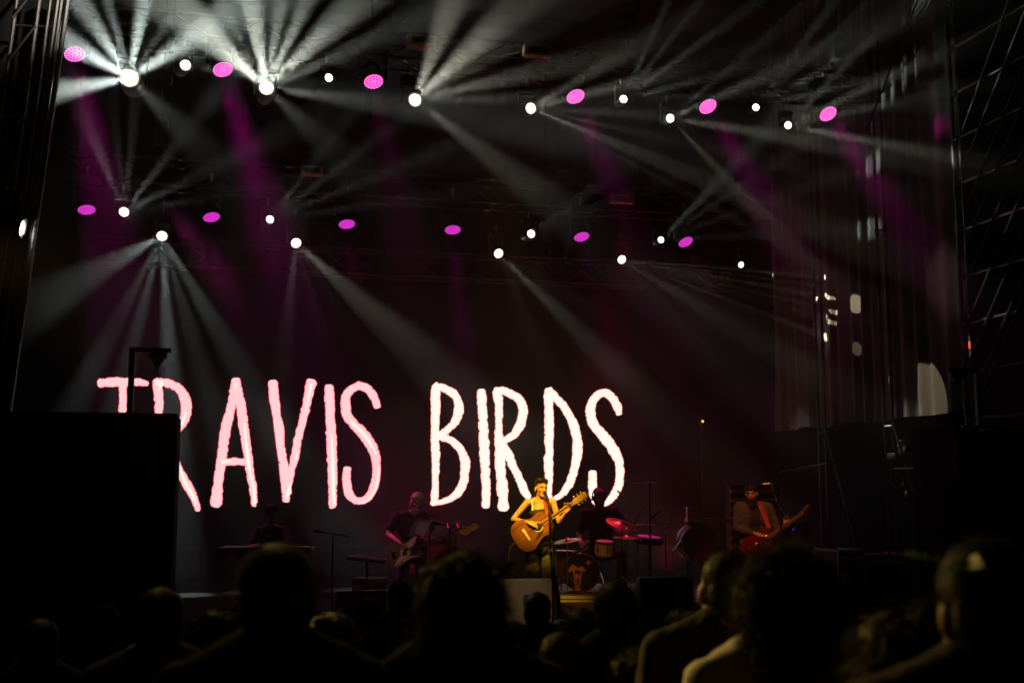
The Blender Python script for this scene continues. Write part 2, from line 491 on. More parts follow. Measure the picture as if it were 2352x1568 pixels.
# ------------------------------------------------------------------ screen with hand-drawn lettering
SCY = 21.6
scr = thing('led_screen', (3.7, SCY, 1.9), 'wide black LED screen showing hand-drawn pink and white capital letters', 'screen')
MS = Matrix.Translation((-3.7, -SCY, -1.9))
MB().span((-2.55, SCY, 1.9), (10.2, SCY + 0.16, 6.95)).build('display_panel', M['screen'], scr, False, MS)
b = MB()
for x in (-2.0, 0.4, 2.8, 5.2, 7.6, 9.9):
    b.tube((x, SCY + 0.3, STZ), (x, SCY + 0.3, 6.9), 0.04)
    b.span((x - 0.03, SCY + 0.163, 3.0), (x + 0.03, SCY + 0.30, 3.06))
    b.span((x - 0.03, SCY + 0.163, 5.6), (x + 0.03, SCY + 0.30, 5.66))
b.build('support_frame', M['black_metal'], scr, True, MS)
SC = 0.38266
LET = [
    ('T', (380, 1480), 1, [[(50, 138, 42), (160, 125, 46), (330, 125, 42), (450, 125, 38), (548, 140, 22)], [(290, 110, 40), (292, 300, 38), (285, 480, 40), (280, 800, 42), (275, 1100, 42), (290, 1270, 40)]], []),
    ('R', (380, 1480), 1, [[(645, 120, 46), (668, 300, 46), (665, 480, 40), (660, 900, 46), (655, 1400, 44)], [(640, 120, 36), (740, 130, 40), (860, 180, 42), (930, 270, 52), (955, 370, 55), (940, 500, 50), (890, 590, 36), (770, 700, 33), (690, 740, 30)], [(760, 780, 35), (890, 1060, 40), (970, 1210, 46), (1030, 1320, 38), (1068, 1430, 30), (1072, 1460, 25)]],
     [[(645, 130, 24), (690, 140, 26), (672, 200, 6)], [(950, 440, 8), (920, 530, 15), (870, 600, 16)], [(880, 990, 5), (905, 1070, 12), (950, 1190, 14), (1010, 1290, 16), (1060, 1400, 8)]]),
    ('A', (380, 1480), 1, [[(1470, 105, 42), (1450, 250, 48), (1420, 400, 45), (1365, 620, 52), (1335, 850, 50), (1310, 1010, 48), (1285, 1200, 48), (1270, 1350, 60), (1263, 1400, 55)], [(1475, 105, 42), (1502, 250, 44), (1530, 400, 50), (1550, 570, 50), (1580, 760, 45), (1605, 930, 42), (1622, 1080, 40), (1650, 1220, 38), (1665, 1380, 34), (1668, 1400, 30)], [(1330, 965, 32), (1450, 955, 36), (1600, 960, 36)]],
     [[(1478, 140, 10), (1460, 190, 5)], [(1560, 540, 6), (1578, 730, 11), (1600, 930, 16), (1625, 1080, 10), (1660, 1240, 12), (1672, 1390, 14)], [(1330, 960, 18), (1420, 945, 7)]]),
    ('V', (1000, 1480), 1, [[(238, 130, 48), (255, 300, 50), (280, 480, 42), (305, 620, 50), (320, 800, 42), (345, 950, 45), (370, 1150, 50), (378, 1300, 40), (378, 1360, 34)], [(640, 125, 55), (610, 270, 44), (575, 430, 42), (540, 570, 38), (500, 720, 40), (475, 880, 42), (440, 1020, 36), (410, 1150, 35), (390, 1300, 34)]],
     [[(640, 150, 14), (615, 270, 9), (585, 420, 4)], [(500, 860, 5), (480, 930, 8)], [(430, 1180, 6), (400, 1280, 18), (385, 1340, 8)]]),
    ('I', (1000, 1480), 1, [[(825, 175, 44), (832, 300, 50), (840, 500, 46), (850, 700, 52), (855, 850, 50), (862, 1050, 48), (865, 1250, 42), (862, 1400, 40), (862, 1420, 38)]],
     [[(850, 660, 4), (860, 850, 12), (866, 1060, 18), (872, 1250, 16), (880, 1400, 14)]]),
    ('S', (1000, 1480), 1, [[(1330, 380, 33), (1300, 290, 42), (1235, 200, 42), (1140, 165, 40), (1060, 200, 40), (1005, 270, 45), (1000, 380, 50), (1020, 480, 48), (1080, 560, 48), (1160, 640, 54), (1240, 740, 54), (1300, 860, 50), (1320, 980, 42), (1318, 1120, 42), (1285, 1240, 42), (1220, 1340, 36), (1120, 1365, 34), (1040, 1300, 45), (1015, 1200, 45), (1010, 1100, 42), (1018, 1030, 40)]],
     [[(1050, 530, 10), (1110, 590, 14), (1190, 670, 16), (1260, 770, 14), (1320, 880, 4)], [(1340, 1010, 6), (1335, 1140, 10), (1300, 1270, 11), (1230, 1360, 9), (1140, 1390, 5)]]),
    ('B', (1650, 1480), 0, [[(240, 175, 42), (240, 260, 46), (242, 400, 47), (235, 600, 41), (235, 750, 42), (245, 900, 42), (240, 1050, 36), (238, 1200, 33), (230, 1330, 38), (215, 1400, 28)], [(240, 165, 35), (330, 190, 38), (420, 240, 42), (475, 320, 40), (485, 400, 50), (470, 480, 46), (420, 570, 38), (340, 640, 35), (270, 690, 32)], [(270, 695, 32), (380, 720, 35), (470, 790, 40), (530, 880, 42), (552, 980, 50), (545, 1080, 42), (530, 1180, 45), (480, 1270, 42), (400, 1340, 32), (300, 1375, 26), (225, 1390, 25)]], []),
    ('I', (1650, 1480), 0, [[(720, 220, 42), (725, 320, 47), (735, 480, 46), (742, 650, 48), (750, 800, 52), (757, 950, 48), (762, 1100, 45), (770, 1250, 42), (768, 1380, 40), (768, 1420, 38)]], []),
    ('R', (1650, 1480), 0, [[(880, 225, 44), (900, 330, 42), (905, 450, 38), (900, 600, 36), (905, 720, 45), (915, 850, 52), (915, 1000, 52), (930, 1130, 50), (940, 1250, 60), (945, 1350, 45), (950, 1420, 60), (950, 1440, 55)], [(870, 215, 35), (960, 220, 38), (1050, 260, 42), (1120, 310, 42), (1155, 400, 48), (1145, 500, 45), (1115, 590, 48), (1050, 680, 38), (960, 735, 32)], [(940, 770, 35), (1010, 900, 48), (1050, 1000, 40), (1100, 1100, 40), (1150, 1210, 42), (1190, 1300, 38), (1220, 1320, 30)]], []),
    ('D', (2100, 1480), 0, [[(245, 210, 42), (245, 320, 44), (250, 450, 45), (252, 600, 47), (250, 750, 44), (255, 850, 38), (245, 950, 47), (250, 1080, 42), (245, 1200, 38), (245, 1300, 35), (250, 1360, 30)], [(255, 205, 35), (320, 290, 42), (400, 370, 40), (460, 470, 42), (510, 580, 47), (540, 700, 47), (550, 820, 50), (535, 950, 45), (510, 1050, 40), (480, 1150, 42), (430, 1240, 38), (370, 1310, 28), (300, 1345, 22), (255, 1365, 20)]], []),
    ('S', (2100, 1480), 0, [[(985, 450, 33), (960, 370, 42), (905, 280, 42), (820, 235, 40), (740, 280, 40), (690, 370, 45), (685, 450, 50), (705, 540, 48), (760, 620, 48), (830, 700, 54), (900, 790, 54), (960, 900, 50), (990, 1000, 42), (988, 1150, 42), (950, 1270, 42), (880, 1360, 36), (800, 1400, 30), (740, 1370, 34), (712, 1280, 44), (705, 1150, 42), (710, 1070, 40)]], []),
]


def spline(pts, step):
    P = [pts[0]] + list(pts) + [pts[-1]]
    out = []
    for i in range(1, len(P) - 2):
        p0, p1, p2, p3 = (V(p) for p in P[i - 1:i + 3])
        n = max(2, int((p2 - p1).length / step))
        for k in range(n):
            t = k / n
            out.append(0.5 * (2 * p1 + (p2 - p0) * t + (2 * p0 - 5 * p1 + 4 * p2 - p3) * t * t + (3 * p1 - p0 - 3 * p2 + p3) * t ** 3))
    out.append(V(pts[-1]))
    return out


def stroke(b, org, pts, extra, Y, rough, seed, capped=True):
    sp = spline(pts, 9)
    d0 = (sp[0] - sp[1]).to_2d().normalized()
    d1 = (sp[-1] - sp[-2]).to_2d().normalized()
    if capped:
        r0, r1 = sp[0].z, sp[-1].z
        sp = [V((sp[0].x + d0.x * r0 * a, sp[0].y + d0.y * r0 * a, r0 * q)) for a, q in ((.62, .45), (.42, .78))] + sp + \
             [V((sp[-1].x + d1.x * r1 * a, sp[-1].y + d1.y * r1 * a, r1 * q)) for a, q in ((.42, .78), (.62, .45))]
    prev = None
    rnd = random.Random(seed)
    nick = [0, 0]
    for i, p in enumerate(sp):
        q0, q1 = sp[max(0, i - 2)], sp[min(len(sp) - 1, i + 2)]
        t = (q1 - q0).to_2d().normalized()
        nn = V((-t.y, t.x))
        row = []
        for sd in (0, 1):
            j = rough * (0.9 * noise.noise(V((i * 0.16, sd * 9, seed))) + 0.7 * noise.noise(V((i * 0.55, sd * 9, seed + 4))) + 0.35 * (rnd.random() - 0.5))
            if rnd.random() < 0.07:
                j -= rough * rnd.uniform(0.4, 1.2)
            h = max(2.0, p.z + extra + j)
            s = 1 if sd else -1
            u, v = p.x + nn.x * h * s, p.y + nn.y * h * s
            X = (org[0] + u * SC) * 0.57422
            Z = (org[1] + v * SC) * 0.57422
            row.append(b.bm.verts.new(at(X, Z, Y)))
        if prev:
            f = b.bm.faces.new((prev[0], prev[1], row[1], row[0]))
            f.material_index = b.mi
        prev = row


for k, (ch, org, pink, strokes, hl) in enumerate(LET):
    b = MB()
    for j, st in enumerate(strokes):
        b.mi = 0
        stroke(b, org, st, 6.5, SCY - 0.006 - 0.0006 * j, 11, 100 * k + j)
        b.mi = 1
        stroke(b, org, st, 0, SCY - 0.012 - 0.002 * j, 11, 100 * k + j)
    b.mi = 2
    for j, st in enumerate(hl):
        stroke(b, org, st, 0, SCY - 0.022 - 0.002 * j, 4, 100 * k + 50 + j)
    b.build('letter', [M['edge_px'], M['pink'], M['cream']] if pink else [M['edge_px2'], M['white_px'], M['white_px']], scr, False, MS)


# ------------------------------------------------------------------ trusses
def truss(label, Y, zb, zt, x0=-2.65, x1=9.4, dep=0.5):
    o = thing('lighting_truss', (x0, Y, zb), label, 'truss', 'box trusses over the stage')
    h = zt - zb
    chord = cp = None
    for (dy, dz) in ((0, 0), (dep, 0), (0, h), (dep, h)):
        if chord is None:
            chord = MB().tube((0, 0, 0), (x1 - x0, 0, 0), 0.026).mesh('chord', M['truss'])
        link('chord', chord, o, Matrix.Translation((0, dy, dz)))
    b = MB()
    n = int((x1 - x0) / 0.55)
    st = (x1 - x0) / n
    for i in range(n):
        xa, xb = i * st, (i + 1) * st
        if i % 2:
            xa, xb = xb, xa
        b.tube((xa, 0, 0), (xb, 0, h), 0.012, seg=6)
        b.tube((xa, dep, h), (xb, dep, 0), 0.012, seg=6)
        b.tube((xa, 0, h), (xb, dep, h), 0.011, seg=6)
        b.tube((xa, dep, 0), (xb, 0, 0), 0.011, seg=6)
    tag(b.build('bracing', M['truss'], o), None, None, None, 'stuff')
    # joints between the 2 m lengths
    for i in range(1, 7):
        x = i * (x1 - x0) / 7
        for (dy, dz) in ((0, 0), (dep, 0), (0, h), (dep, h)):
            if cp is None:
                cp = MB().tube((-0.05, 0, 0), (0.05, 0, 0), 0.036).mesh('coupling', M['steel'])
            link('coupling', cp, o, Matrix.Translation((x, dy, dz)))
    for i in range(4):
        x = 1.4 + i * 3.4
        MB().tube((x, dep / 2, h), (x, dep / 2, 11.6 - zb), 0.012, seg=6).build('hoist_chain', M['steel'], o)
        MB().box((x, dep / 2, h + 0.5), (0.2, 0.2, 0.42), None, 0.02).build('chain_hoist', M['black_metal'], o)
    return o


FY, RY, SY = 15.6, 19.2, 20.6
Fb, Ft = at(1000, 140, FY).z, at(1000, 84, FY).z
Rb, Rt = at(1000, 457, RY).z, at(1000, 402, RY).z
Sb, St = at(900, 630, SY).z, at(900, 574, SY).z
truss('long aluminium box truss nearest the crowd, carrying the highest row of lamps', FY, Fb, Ft)
truss('long aluminium box truss in mid stage, carrying the lower magenta lamps', RY, Rb, Rt)
truss('low aluminium box truss just above the top of the lettered screen', SY, Sb, St, -2.6, 9.4, 0.4)
for (px, py, Y, wdt, hgt, lab) in ((968, 96, FY, 0.42, 0.16, 'long dull box fixed to the high truss over the middle lamps'),
                                   (1233, 118, FY, 0.40, 0.17, 'dull power box fixed to the high truss right of the middle lamps'),
                                   (1428, 458, RY, 0.42, 0.15, 'dull power box fixed to the mid-stage truss near its right end'),
                                   (716, 690 - 297, RY, 0.36, 0.15, 'dull power box fixed to the mid-stage truss left of centre')):
    p = at(px, py, Y - 0.10)
    t = thing('power_box', p, lab, 'power box', 'power boxes on the trusses')
    MB().box((0, 0, 0), (wdt, 0.14, hgt), None, 0.01).build('housing', M['slat'], t)
    MB().box((0, -0.072, 0), (wdt * 0.7, 0.01, hgt * 0.5)).build('socket_strip', M['black'], t)
    for s in (-1, 1):
        MB().tube((s * wdt * 0.35, 0, hgt / 2 - 0.02), (s * wdt * 0.35, 0.1, hgt / 2 + 0.08), 0.012).build('clamp', M['alu'], t)
for (a, bq, Y, lab) in (((2112, -10), (1990, 300), 13.6, 'slack steel cable slanting from the roof towards the wing drape'),
                        ((1776, 0), (1740, 110), 15.0, 'short thin cable slanting under the dark roof')):
    tag(MB().tube(at(*a, Y), at(*bq, Y), 0.012, seg=6).build('steel_cable', M['steel']), lab, 'cable')

# ------------------------------------------------------------------ scaffolds on the right
XS = 9.28
t = thing('scaffold_tower', (XS, 12.2, 0), 'tall scaffold side frame of ladder rungs and slanting bright braces', 'scaffold')
MT = Matrix.Translation((-XS, -12.2, 0))


def fx(px, py):
    return at_x(px, py, XS)


def stretch(p, q, Ymin):
    "carry the line p-q on to the plane y = Ymin"
    f = (p.y - Ymin) / (p.y - q.y)
    return p + (q - p) * f


YN = 11.0
q0 = fx(2222, 640).y
for (y, r, nm) in ((q0 + 0.16, 0.03, 'upright'), (q0, 0.026, 'upright'), (YN, 0.03, 'upright')):
    MB().tube((XS, y, 0), (XS, y, 11.7), r).build(nm, M['steel'], t, True, MT)
for k in range(14):
    z = 2.6 + k * 0.62
    MB().tube((XS, q0 + 0.03, z), (XS, YN, z), 0.022).build('rung', M['steel'], t, True, MT)
    MB().tube((XS - 0.03, q0, z), (XS + 0.03, q0 + 0.17, z), 0.034).build('coupler', M['steel'], t, True, MT)
for (a, bq) in (((2221, 386), (2306, 172)), ((2229, 472), (2352, 172)), ((2229, 557), (2352, 255)), ((2229, 647), (2352, 356)), ((2235, 733), (2352, 452)), ((2238, 823), (2352, 551)), ((2257, 881), (2352, 650)), ((2268, 892), (2352, 700)), ((2219, 301), (2265, 172))):
    p, q = fx(*a), fx(*bq)
    q = stretch(p, q, YN)
    p.x -= 0.05
    q.x -= 0.05
    MB().tube(p, q, 0.020).build('brace', M['steel'], t, True, MT)
zt = fx(2239, 791).z
MB().tube((XS, q0, zt - .05), (XS, q0, zt + .05), 0.029).build('tape_band', M['tape'], t, True, MT)
# bents further back: pairs of tubes in front of the wing drape
for (px, lab) in ((1893, 'pair of thin scaffold poles standing at the far end of the wing drape'), (2048, 'pair of thin scaffold poles standing halfway along the wing drape')):
    yb = at_x(px, 900, XS).y
    t = thing('scaffold_poles', (XS, yb, STZ), lab, 'scaffold', 'scaffold poles along the wing drape')
    for dy in (0.0, 0.22):
        MB().tube((0, dy, 0), (0, dy, 10.2), 0.026).build('pole', M['steel'], t)
        for z in (0.9, 2.4, 3.9, 5.4, 6.9, 8.4):
            MB().tube((0, dy, z - 0.04), (0, dy, z + 0.04), 0.038).build('coupler', M['steel'], t)
    MB().tube((0, 0, 2.55), (0, -1.05, 0.3), 0.024).build('brace', M['steel'], t)
    MB().box((0, 0.11, 0.01), (0.2, 0.42, 0.02)).build('base_plate', M['steel'], t)
    for z in (2.5, 5.4, 8.4):
        MB().tube((0, -0.02, z), (0, 0.24, z), 0.02).build('tie', M['steel'], t)
p = at_x(1901, 1063, XS)
tag(MB().tube(p, at(1789, 1085, p.y + 1.6), 0.022).build('scaffold_tube', M['steel']), 'level scaffold tube running back from the poles behind the guitarist', 'scaffold tube')
yb = at_x(2137, 1100, XS - 0.25).y
t = thing('scaffold_post', (XS - 0.25, yb, STZ), 'short scaffold post with two brackets beside the flight cases', 'scaffold')
zt = at_x(2133, 1030, XS - 0.25).z - STZ
MB().tube((0, 0, 0), (0, 0, zt), 0.026).build('pole', M['steel'], t)
MB().tube((0, 0, zt * 0.62), (-0.12, 0.62, 0.1), 0.022).build('brace', M['steel'], t)
for z in (zt, zt * 0.72):
    MB().box((-0.18, 0.02, z), (0.36, 0.07, 0.09), None, 0.01).build('bracket', M['steel'], t)
MB().tube((0, 0, zt * 0.88), (-0.1, 0.75, zt * 0.88), 0.018).build('arm', M['steel'], t)

# ------------------------------------------------------------------ leaning tower on the left
t = thing('lighting_tower', at(60, 857, 13.2), 'slanting lattice tower of dark poles beside the leftmost magenta lamp', 'tower')
MT = PW[t.name].inverted()
for (a, bq, r) in (((157, -10), (33, 857), 0.030), ((143, -10), (22, 857), 0.022), ((134, -10), (12, 857), 0.026), ((117, -10), (0, 857), 0.020), ((92, -10), (-28, 857), 0.024), ((40, -10), (-80, 857), 0.024)):
    p, q = at(*a, 13.2), at(*bq, 13.2)
    q = p + (q - p) * ((p.z - 0.0) / (p.z - q.z))
    MB().tube(p, q, r).build('pole', M['alu'], t, True, MT)
for k in range(10):
    y0 = -45 + k * 104
    a, bq = (90 - y0 * 0.14, y0), (34 - (y0 + 88) * 0.14, y0 + 88)
    MB().tube(at(*a, 13.16), at(*bq, 13.16), 0.016).build('brace', M['alu'], t, True, MT)
    if k % 2:
        MB().tube(at(a[0] - 52, y0, 13.2), at(a[0] + 46, y0 + 4, 13.2), 0.014).build('tie', M['alu'], t, True, MT)


# ------------------------------------------------------------------ loudspeaker stacks in front of the stage
def cabinet(loc, size, label, grp):
    t = thing('speaker_cabinet', loc, label, 'loudspeaker', grp)
    w_, d_, h_ = size
    MB().box((0, 0, h_ / 2), (w_, d_, h_ - 0.006), None, 0.012).build('enclosure', M['cab'], t)
    MB().box((0, -d_ / 2 - 0.008, h_ / 2), (w_ - 0.08, 0.02, h_ - 0.1), None, 0.006).build('grille', M['black_metal'], t)
    for s in (-1, 1):
        MB().box((s * (w_ / 2 + 0.003), 0.1, h_ * 0.5), (0.012, 0.26, 0.12)).build('handle', M['cab'], t)
    return t


XL = at(408, 1100, 12.0).x
zl = at(380, 955, 12.0).z
XR = at(2146, 1050, 12.0).x
for side, xe, sgn in (('left', XL, -1), ('right', XR, 1)):
    for c in range(2):
        for r in range(3):
            hh = zl / 3
            pos = ['bottom', 'middle', 'top'][r]
            nm = 'inner' if c == 0 else 'outer'
            cabinet((xe + sgn * (0.575 + c * 1.16), 12.0, r * hh), (1.14, 0.9, hh),
                    f'black speaker cabinet, {pos} of the {nm} column in the {"left" if sgn < 0 else "right"} stack', f'loudspeakers in the {"left" if sgn < 0 else "right"} stack')


def mast(px_post, py_base, py_arm, px_tip, Y, label, floor=None):
    p0 = at(px_post, py_base, Y)
    top = at(px_post, py_arm, Y)
    tip = at(px_tip, py_arm, Y)
    zb = zl if floor is None else floor
    t = thing('camera_mast', (p0.x, Y, zb), label, 'mast', 'masts on the loudspeaker stacks')
    h = top.z - zb
    dx = tip.x - p0.x
    MB().box((0, 0, h / 2), (0.055, 0.055, h)).build('post', M['black_metal'], t)
    MB().box((dx / 2, 0, h - 0.025), (abs(dx) + 0.05, 0.05, 0.045)).build('arm', M['black_metal'], t)
    s = 1 if dx > 0 else -1
    MB().lathe([(0.0, -0.24), (0.006, -0.16), (0.018, -0.135), (0.030, -0.13), (0.034, -0.10), (0.055, -0.095), (0.06, -0.06), (0.085, -0.055), (0.09, 0.0), (0.0, 0.0)], (dx - s * 0.10, 0, h - 0.05), seg=14).build('lamp_head', M['black_metal'], t)
    MB().box((0, 0, 0.012), (0.24, 0.24, 0.02)).build('base_plate', M['black_metal'], t)
    return t


mast(298, 955, 797, 388, 12.0, 'black gallows mast on the left stack, silhouetted against the first screen letters')
mast(2250, 990, 847, 2180, 12.0, 'black gallows mast on the right stack, before the pale drape patch')
# a small lit bracket lamp below the mast on the right
p = at(2262, 992, 11.5)
t = thing('bracket_lamp', p, 'small bracket lamp catching magenta light beside the right stack', 'lamp')
MB().box((-0.14, 0, 0.03), (0.30, 0.03, 0.02), Matrix.Rotation(rad(14), 3, 'Y')).build('bracket', M['chrome'], t)
MB().box((0, 0, 0.0), (0.12, 0.12, 0.07), None, 0.015).build('housing', M['black_metal'], t)
MB().tube((-0.06, 0, -0.05), (-0.16, -0.05, -0.15), 0.045, 0.055).build('lamp_barrel', M['black_metal'], t)
MB().tube((0.1, 0, -0.02), (0.2, 0.0, -0.17), 0.03).build('cable_loop', M['black_metal'], t)
MB().tube((0, 0.06, 0), (0, 0.5, 0), 0.02).build('spigot', M['black_metal'], t)


# ------------------------------------------------------------------ lamps on the trusses
def frame_at(p):
    "axes of a lamp as the crowd sees it: towards the camera, picture right, up"
    c = (CAM - p).normalized()
    r = (RT - c * RT.dot(c)).normalized()
    return c, r, c.cross(r)


def bdir(p, ang, tilt):
    c, r, u = frame_at(p)
    a, t = rad(ang), rad(tilt)
    return (c * math.cos(t) + (r * math.cos(a) + u * math.sin(a)) * math.sin(t)).normalized()


ME = {}


def head_mesh(kind):
    "shared meshes of the two kinds of moving lamp; the head looks along +z, pivot at the origin"
    if kind in ME:
        return ME[kind]
    R = 0.105 if kind == 'beam' else 0.137
    L = 0.52 if kind == 'beam' else 0.30
    d = {}
    d['head'] = MB().lathe([(0, -L * .62), (R * .75, -L * .6), (R * 1.05, -L * .35), (R * 1.12, 0), (R * 1.12, L * .34), (R * 1.04, L * .37), (R * 1.0, L * .37), (R * .98, L * .34), (0, L * .33)], seg=28).mesh('head', M['black'])
    b = MB()
    for s in (-1, 1):
        b.box((s * R * 1.34, 0, R * 0.95), (R * 0.26, R * 0.8, R * 2.5), None, 0.01)
    b.box((0, 0, R * 2.2), (R * 3.0, R * 0.9, R * 0.35), None, 0.01)
    d['yoke'] = b.mesh('yoke', M['black'])
    d['base'] = MB().box((0, 0, R * 2.85), (R * 3.0, R * 2.2, R * 0.85), None, 0.015).mesh('base', M['black'])
    d['clamp'] = MB().tube((0, 0, R * 3.2), (0, 0, R * 3.2 + 0.14), 0.022).box((0, 0, R * 3.2 + 0.15), (0.05, 0.08, 0.1), None, 0.01).mesh('clamp', M['alu'])
    if kind == 'beam':
        b = MB().lathe([(0, L * .345), (R * .70, L * .342)], seg=28)
        b.mi = 1
        b.lathe([(R * .70, L * .342), (R * .86, L * .338)], seg=28)
        d['lens'] = b.mesh('lens', [M['lens'], M['lens_warm']])
        # facets of the prism: bright lobes on a softer disc
        b = MB()
        b.lathe([(0, L * .345), (R * .86, L * .340)], seg=28)
        b.mi = 1
        for k in range(7):
            a = 2 * math.pi * k / 6
            q = (R * .52 * math.cos(a), R * .52 * math.sin(a), L * .352) if k < 6 else (0, 0, L * .352)
            b.lathe([(0, 0.004), (R * .22, 0.0)], q, seg=12)
        d['lens_soft'] = b.mesh('lens', [M['lens_dim'], M['lens']])
        d['ring'] = MB().lathe([(R * .86, L * .335), (R * .86, L * .36), (R * .99, L * .375), (R * .99, L * .345)], seg=28).mesh('lens_ring', M['lens_ring'])
    else:
        for q in ('', '2'):
            b = MB()
            b.lathe([(0, L * .345), (R * .96, L * .345)], seg=32)
            d['lens' + q] = b.mesh('lens', M['wash_face' + q])
            b = MB()
            n = 0
            for ring, cnt in ((0, 1), (1, 6), (2, 12), (3, 18)):
                for k in range(cnt):
                    a = 2 * math.pi * k / cnt + ring * .3
                    rr = R * 0.285 * ring
                    b.lathe([(0, 0.006), (R * (.075 if q else .112), 0.0)], (rr * math.cos(a), rr * math.sin(a), L * .352), seg=8)
            d['led_array' + q] = b.mesh('led_array', M['led' + q])
    ME[kind] = d
    return d


def moving_lamp(kind, p, aim, label, grp, soft=False, size=1.0):
    "p: centre of the lens"
    d = head_mesh(kind)
    p = p - aim * (0.179 if kind == 'beam' else 0.104) * size
    t = thing('beam_lamp' if kind == 'beam' else 'wash_lamp', p, label, 'stage light', grp, m=Matrix.Translation(p) @ Matrix.Scale(size, 4))
    yaw = math.atan2(aim.y, aim.x) + math.pi / 2
    for nm in ('base', 'clamp'):
        link(nm, d[nm], t)
    link('yoke', d['yoke'], t, Matrix.Rotation(yaw, 4, 'Z'))
    hm = aim.to_track_quat('Z', 'Y').to_matrix().to_4x4()
    hd = link('head', d['head'], t, hm)
    if kind == 'beam':
        link('lens', d['lens_soft' if soft else 'lens'], hd)
        link('lens_ring', d['ring'], hd)
    else:
        q = '2' if soft else ''
        link('lens', d['lens' + q], hd)
        tag(link('led_array', d['led_array' + q], hd), None, None, None, 'stuff')
    return t


WC = (0.86, 1.0, 0.93)
WW = (1.0, 0.98, 0.80)
E0 = 6500.0
# picture place of each lens, its depth, power, tint, whether the facets show, and its beams (direction round the lens, half width, tilt, share)
BEAMS = [
    ('front', 'under the highest truss', [
        (298, 180, FY, 1.9, WC, 0, [(148, 10.5, 40, 2.6), (120, 8, 38, 2.6), (102, 4, 38, 2.1), (76, 6, 36, 3.8), (54, 3.5, 42, 0.5), (32, 9.5, 44, 1.5), (190, 9.5, 50, 2.1), (-47, 12, 25, .055)]),
        (612, 202, FY, 1.5, (.93, 1, .84), 0, [(137, 12, 42, 2), (98, 8.5, 38, 2.1), (78, 5.5, 40, 1.6), (63, 5.5, 38, 2.2), (42, 8.5, 40, 2.2), (24, 5, 46, 0.87), (-44, 12, 27, .055), (-8, 6, 56, 0.6), (117, 4, 40, 0.62)]),
        (953, 230, FY, .95, WW, 0, [(68, 9.5, 38, 1.4), (41, 9, 42, 2), (28, 4, 46, 0.62), (13, 5, 44, 1.5), (1, 4, 50, 0.7), (-37, 7, 74, .4)]),
        (1219, 249, FY, .6, WW, 0, [(30, 5, 46, 1.0), (14, 4, 48, 1.7), (-3, 3, 56, 1.0)]),
        (1539, 272, FY, .55, WW, 1, [(40, 3, 50, .9), (24, 4, 50, 2.0), (-9, 4, 56, 1.7)]),
        (1810, 288, FY, .55, WW, 1, [(48, 3, 50, .8), (26, 3, 50, 2.0), (12, 2.5, 52, 1.3), (-11, 3, 58, 2.0)]),
    ]),
    ('front_small', 'small on the highest truss', [
        (426, 150, FY - .12, .6, WC, 0, [(86, 4, 58, .7), (55, 4, 58, .7), (28, 4, 55, 1.3), (-9, 4, 58, .8), (118, 4, 58, .5)]),
        (755, 179, FY - .12, .55, WC, 1, [(42, 3, 58, .5), (26, 2, 60, .6), (10, 2, 60, .5)]),
        (1432, 228, FY - .12, .85, WC, 1, [(66, 2.6, 58, .7), (52, 2.4, 60, .7), (36, 2.6, 58, 1), (14, 3, 60, .7), (2, 2.2, 60, .5)]),
        (1736, 247, FY - .12, .85, WC, 1, [(55, 2.6, 58, .8), (44, 2.2, 60, .8), (30, 2.2, 58, .9), (14, 2.5, 58, .8), (0, 2.2, 60, .6)]),
    ]),
    ('mid', 'under the mid-stage truss', [
        (285, 487, RY, .5, WC, 0, [(110, 5, 60, .7), (93, 3, 62, .5), (82, 3.5, 60, .7), (52, 4.5, 60, 1.2), (27, 5, 60, .8), (10, 4, 62, .35)]),
        (620, 504, RY, .5, WC, 1, [(52, 4, 60, .7), (37, 3.4, 60, .8), (22, 3, 60, .6), (8, 3, 60, .3)]),
        (1220, 537, RY, .22, WC, 0, [(36, 5, 40, .5), (22, 4, 40, .5)]),
        (1518, 551, RY, .42, WC, 1, [(46, 4.5, 60, 1), (34, 3, 60, .7), (20, 3, 62, .5), (3, 3, 60, .5)]),
    ]),
    ('low', 'on the low truss', [
        (372, 542, SY - .35, 1.0, (.86, 1, .97), 0, [(-151, 11, 78, 1.0), (-118, 5, 68, .7), (-106, 4.5, 68, 1.1), (-88, 4.6, 66, 2.2), (-75, 5, 70, .55), (-61, 6, 70, .9)]),
        (680, 558, SY - .35, .5, (1, .94, .78), 1, [(-97, 6, 68, .7), (-75, 5, 70, .2), (-43, 8, 70, 1.1), (-58, 5, 80, .2)]),
        (1145, 582, SY - .35, .5, (1, .98, .86), 1, [(-44, 5.5, 80, 1.1), (-31, 4, 80, .15), (-14, 3.5, 74, .1), (-66, 5, 80, .15)]),
        (1428, 596, SY - .35, .42, (1, .94, .78), 1, [(-31, 5, 46, .8), (-48, 5, 60, .25)]),
        (1702, 608, SY - .35, .28, (1, .93, .74), 1, [(-18, 3, 60, .6)]),
    ]),
]
GRP = {'front': 'big white lamps under the highest truss', 'front_small': 'small white lamps on the highest truss', 'mid': 'white lamps under the mid-stage truss', 'low': 'white lamps on the low truss'}
LAMP = {}
SIZE = {'front': [1.3, 1.1, 1.02, .88, .68, .62], 'front_small': [.8, .6, .62, .58], 'mid': [.9, .7, .8, .62], 'low': [1.0, .95, .9, .85, .6]}
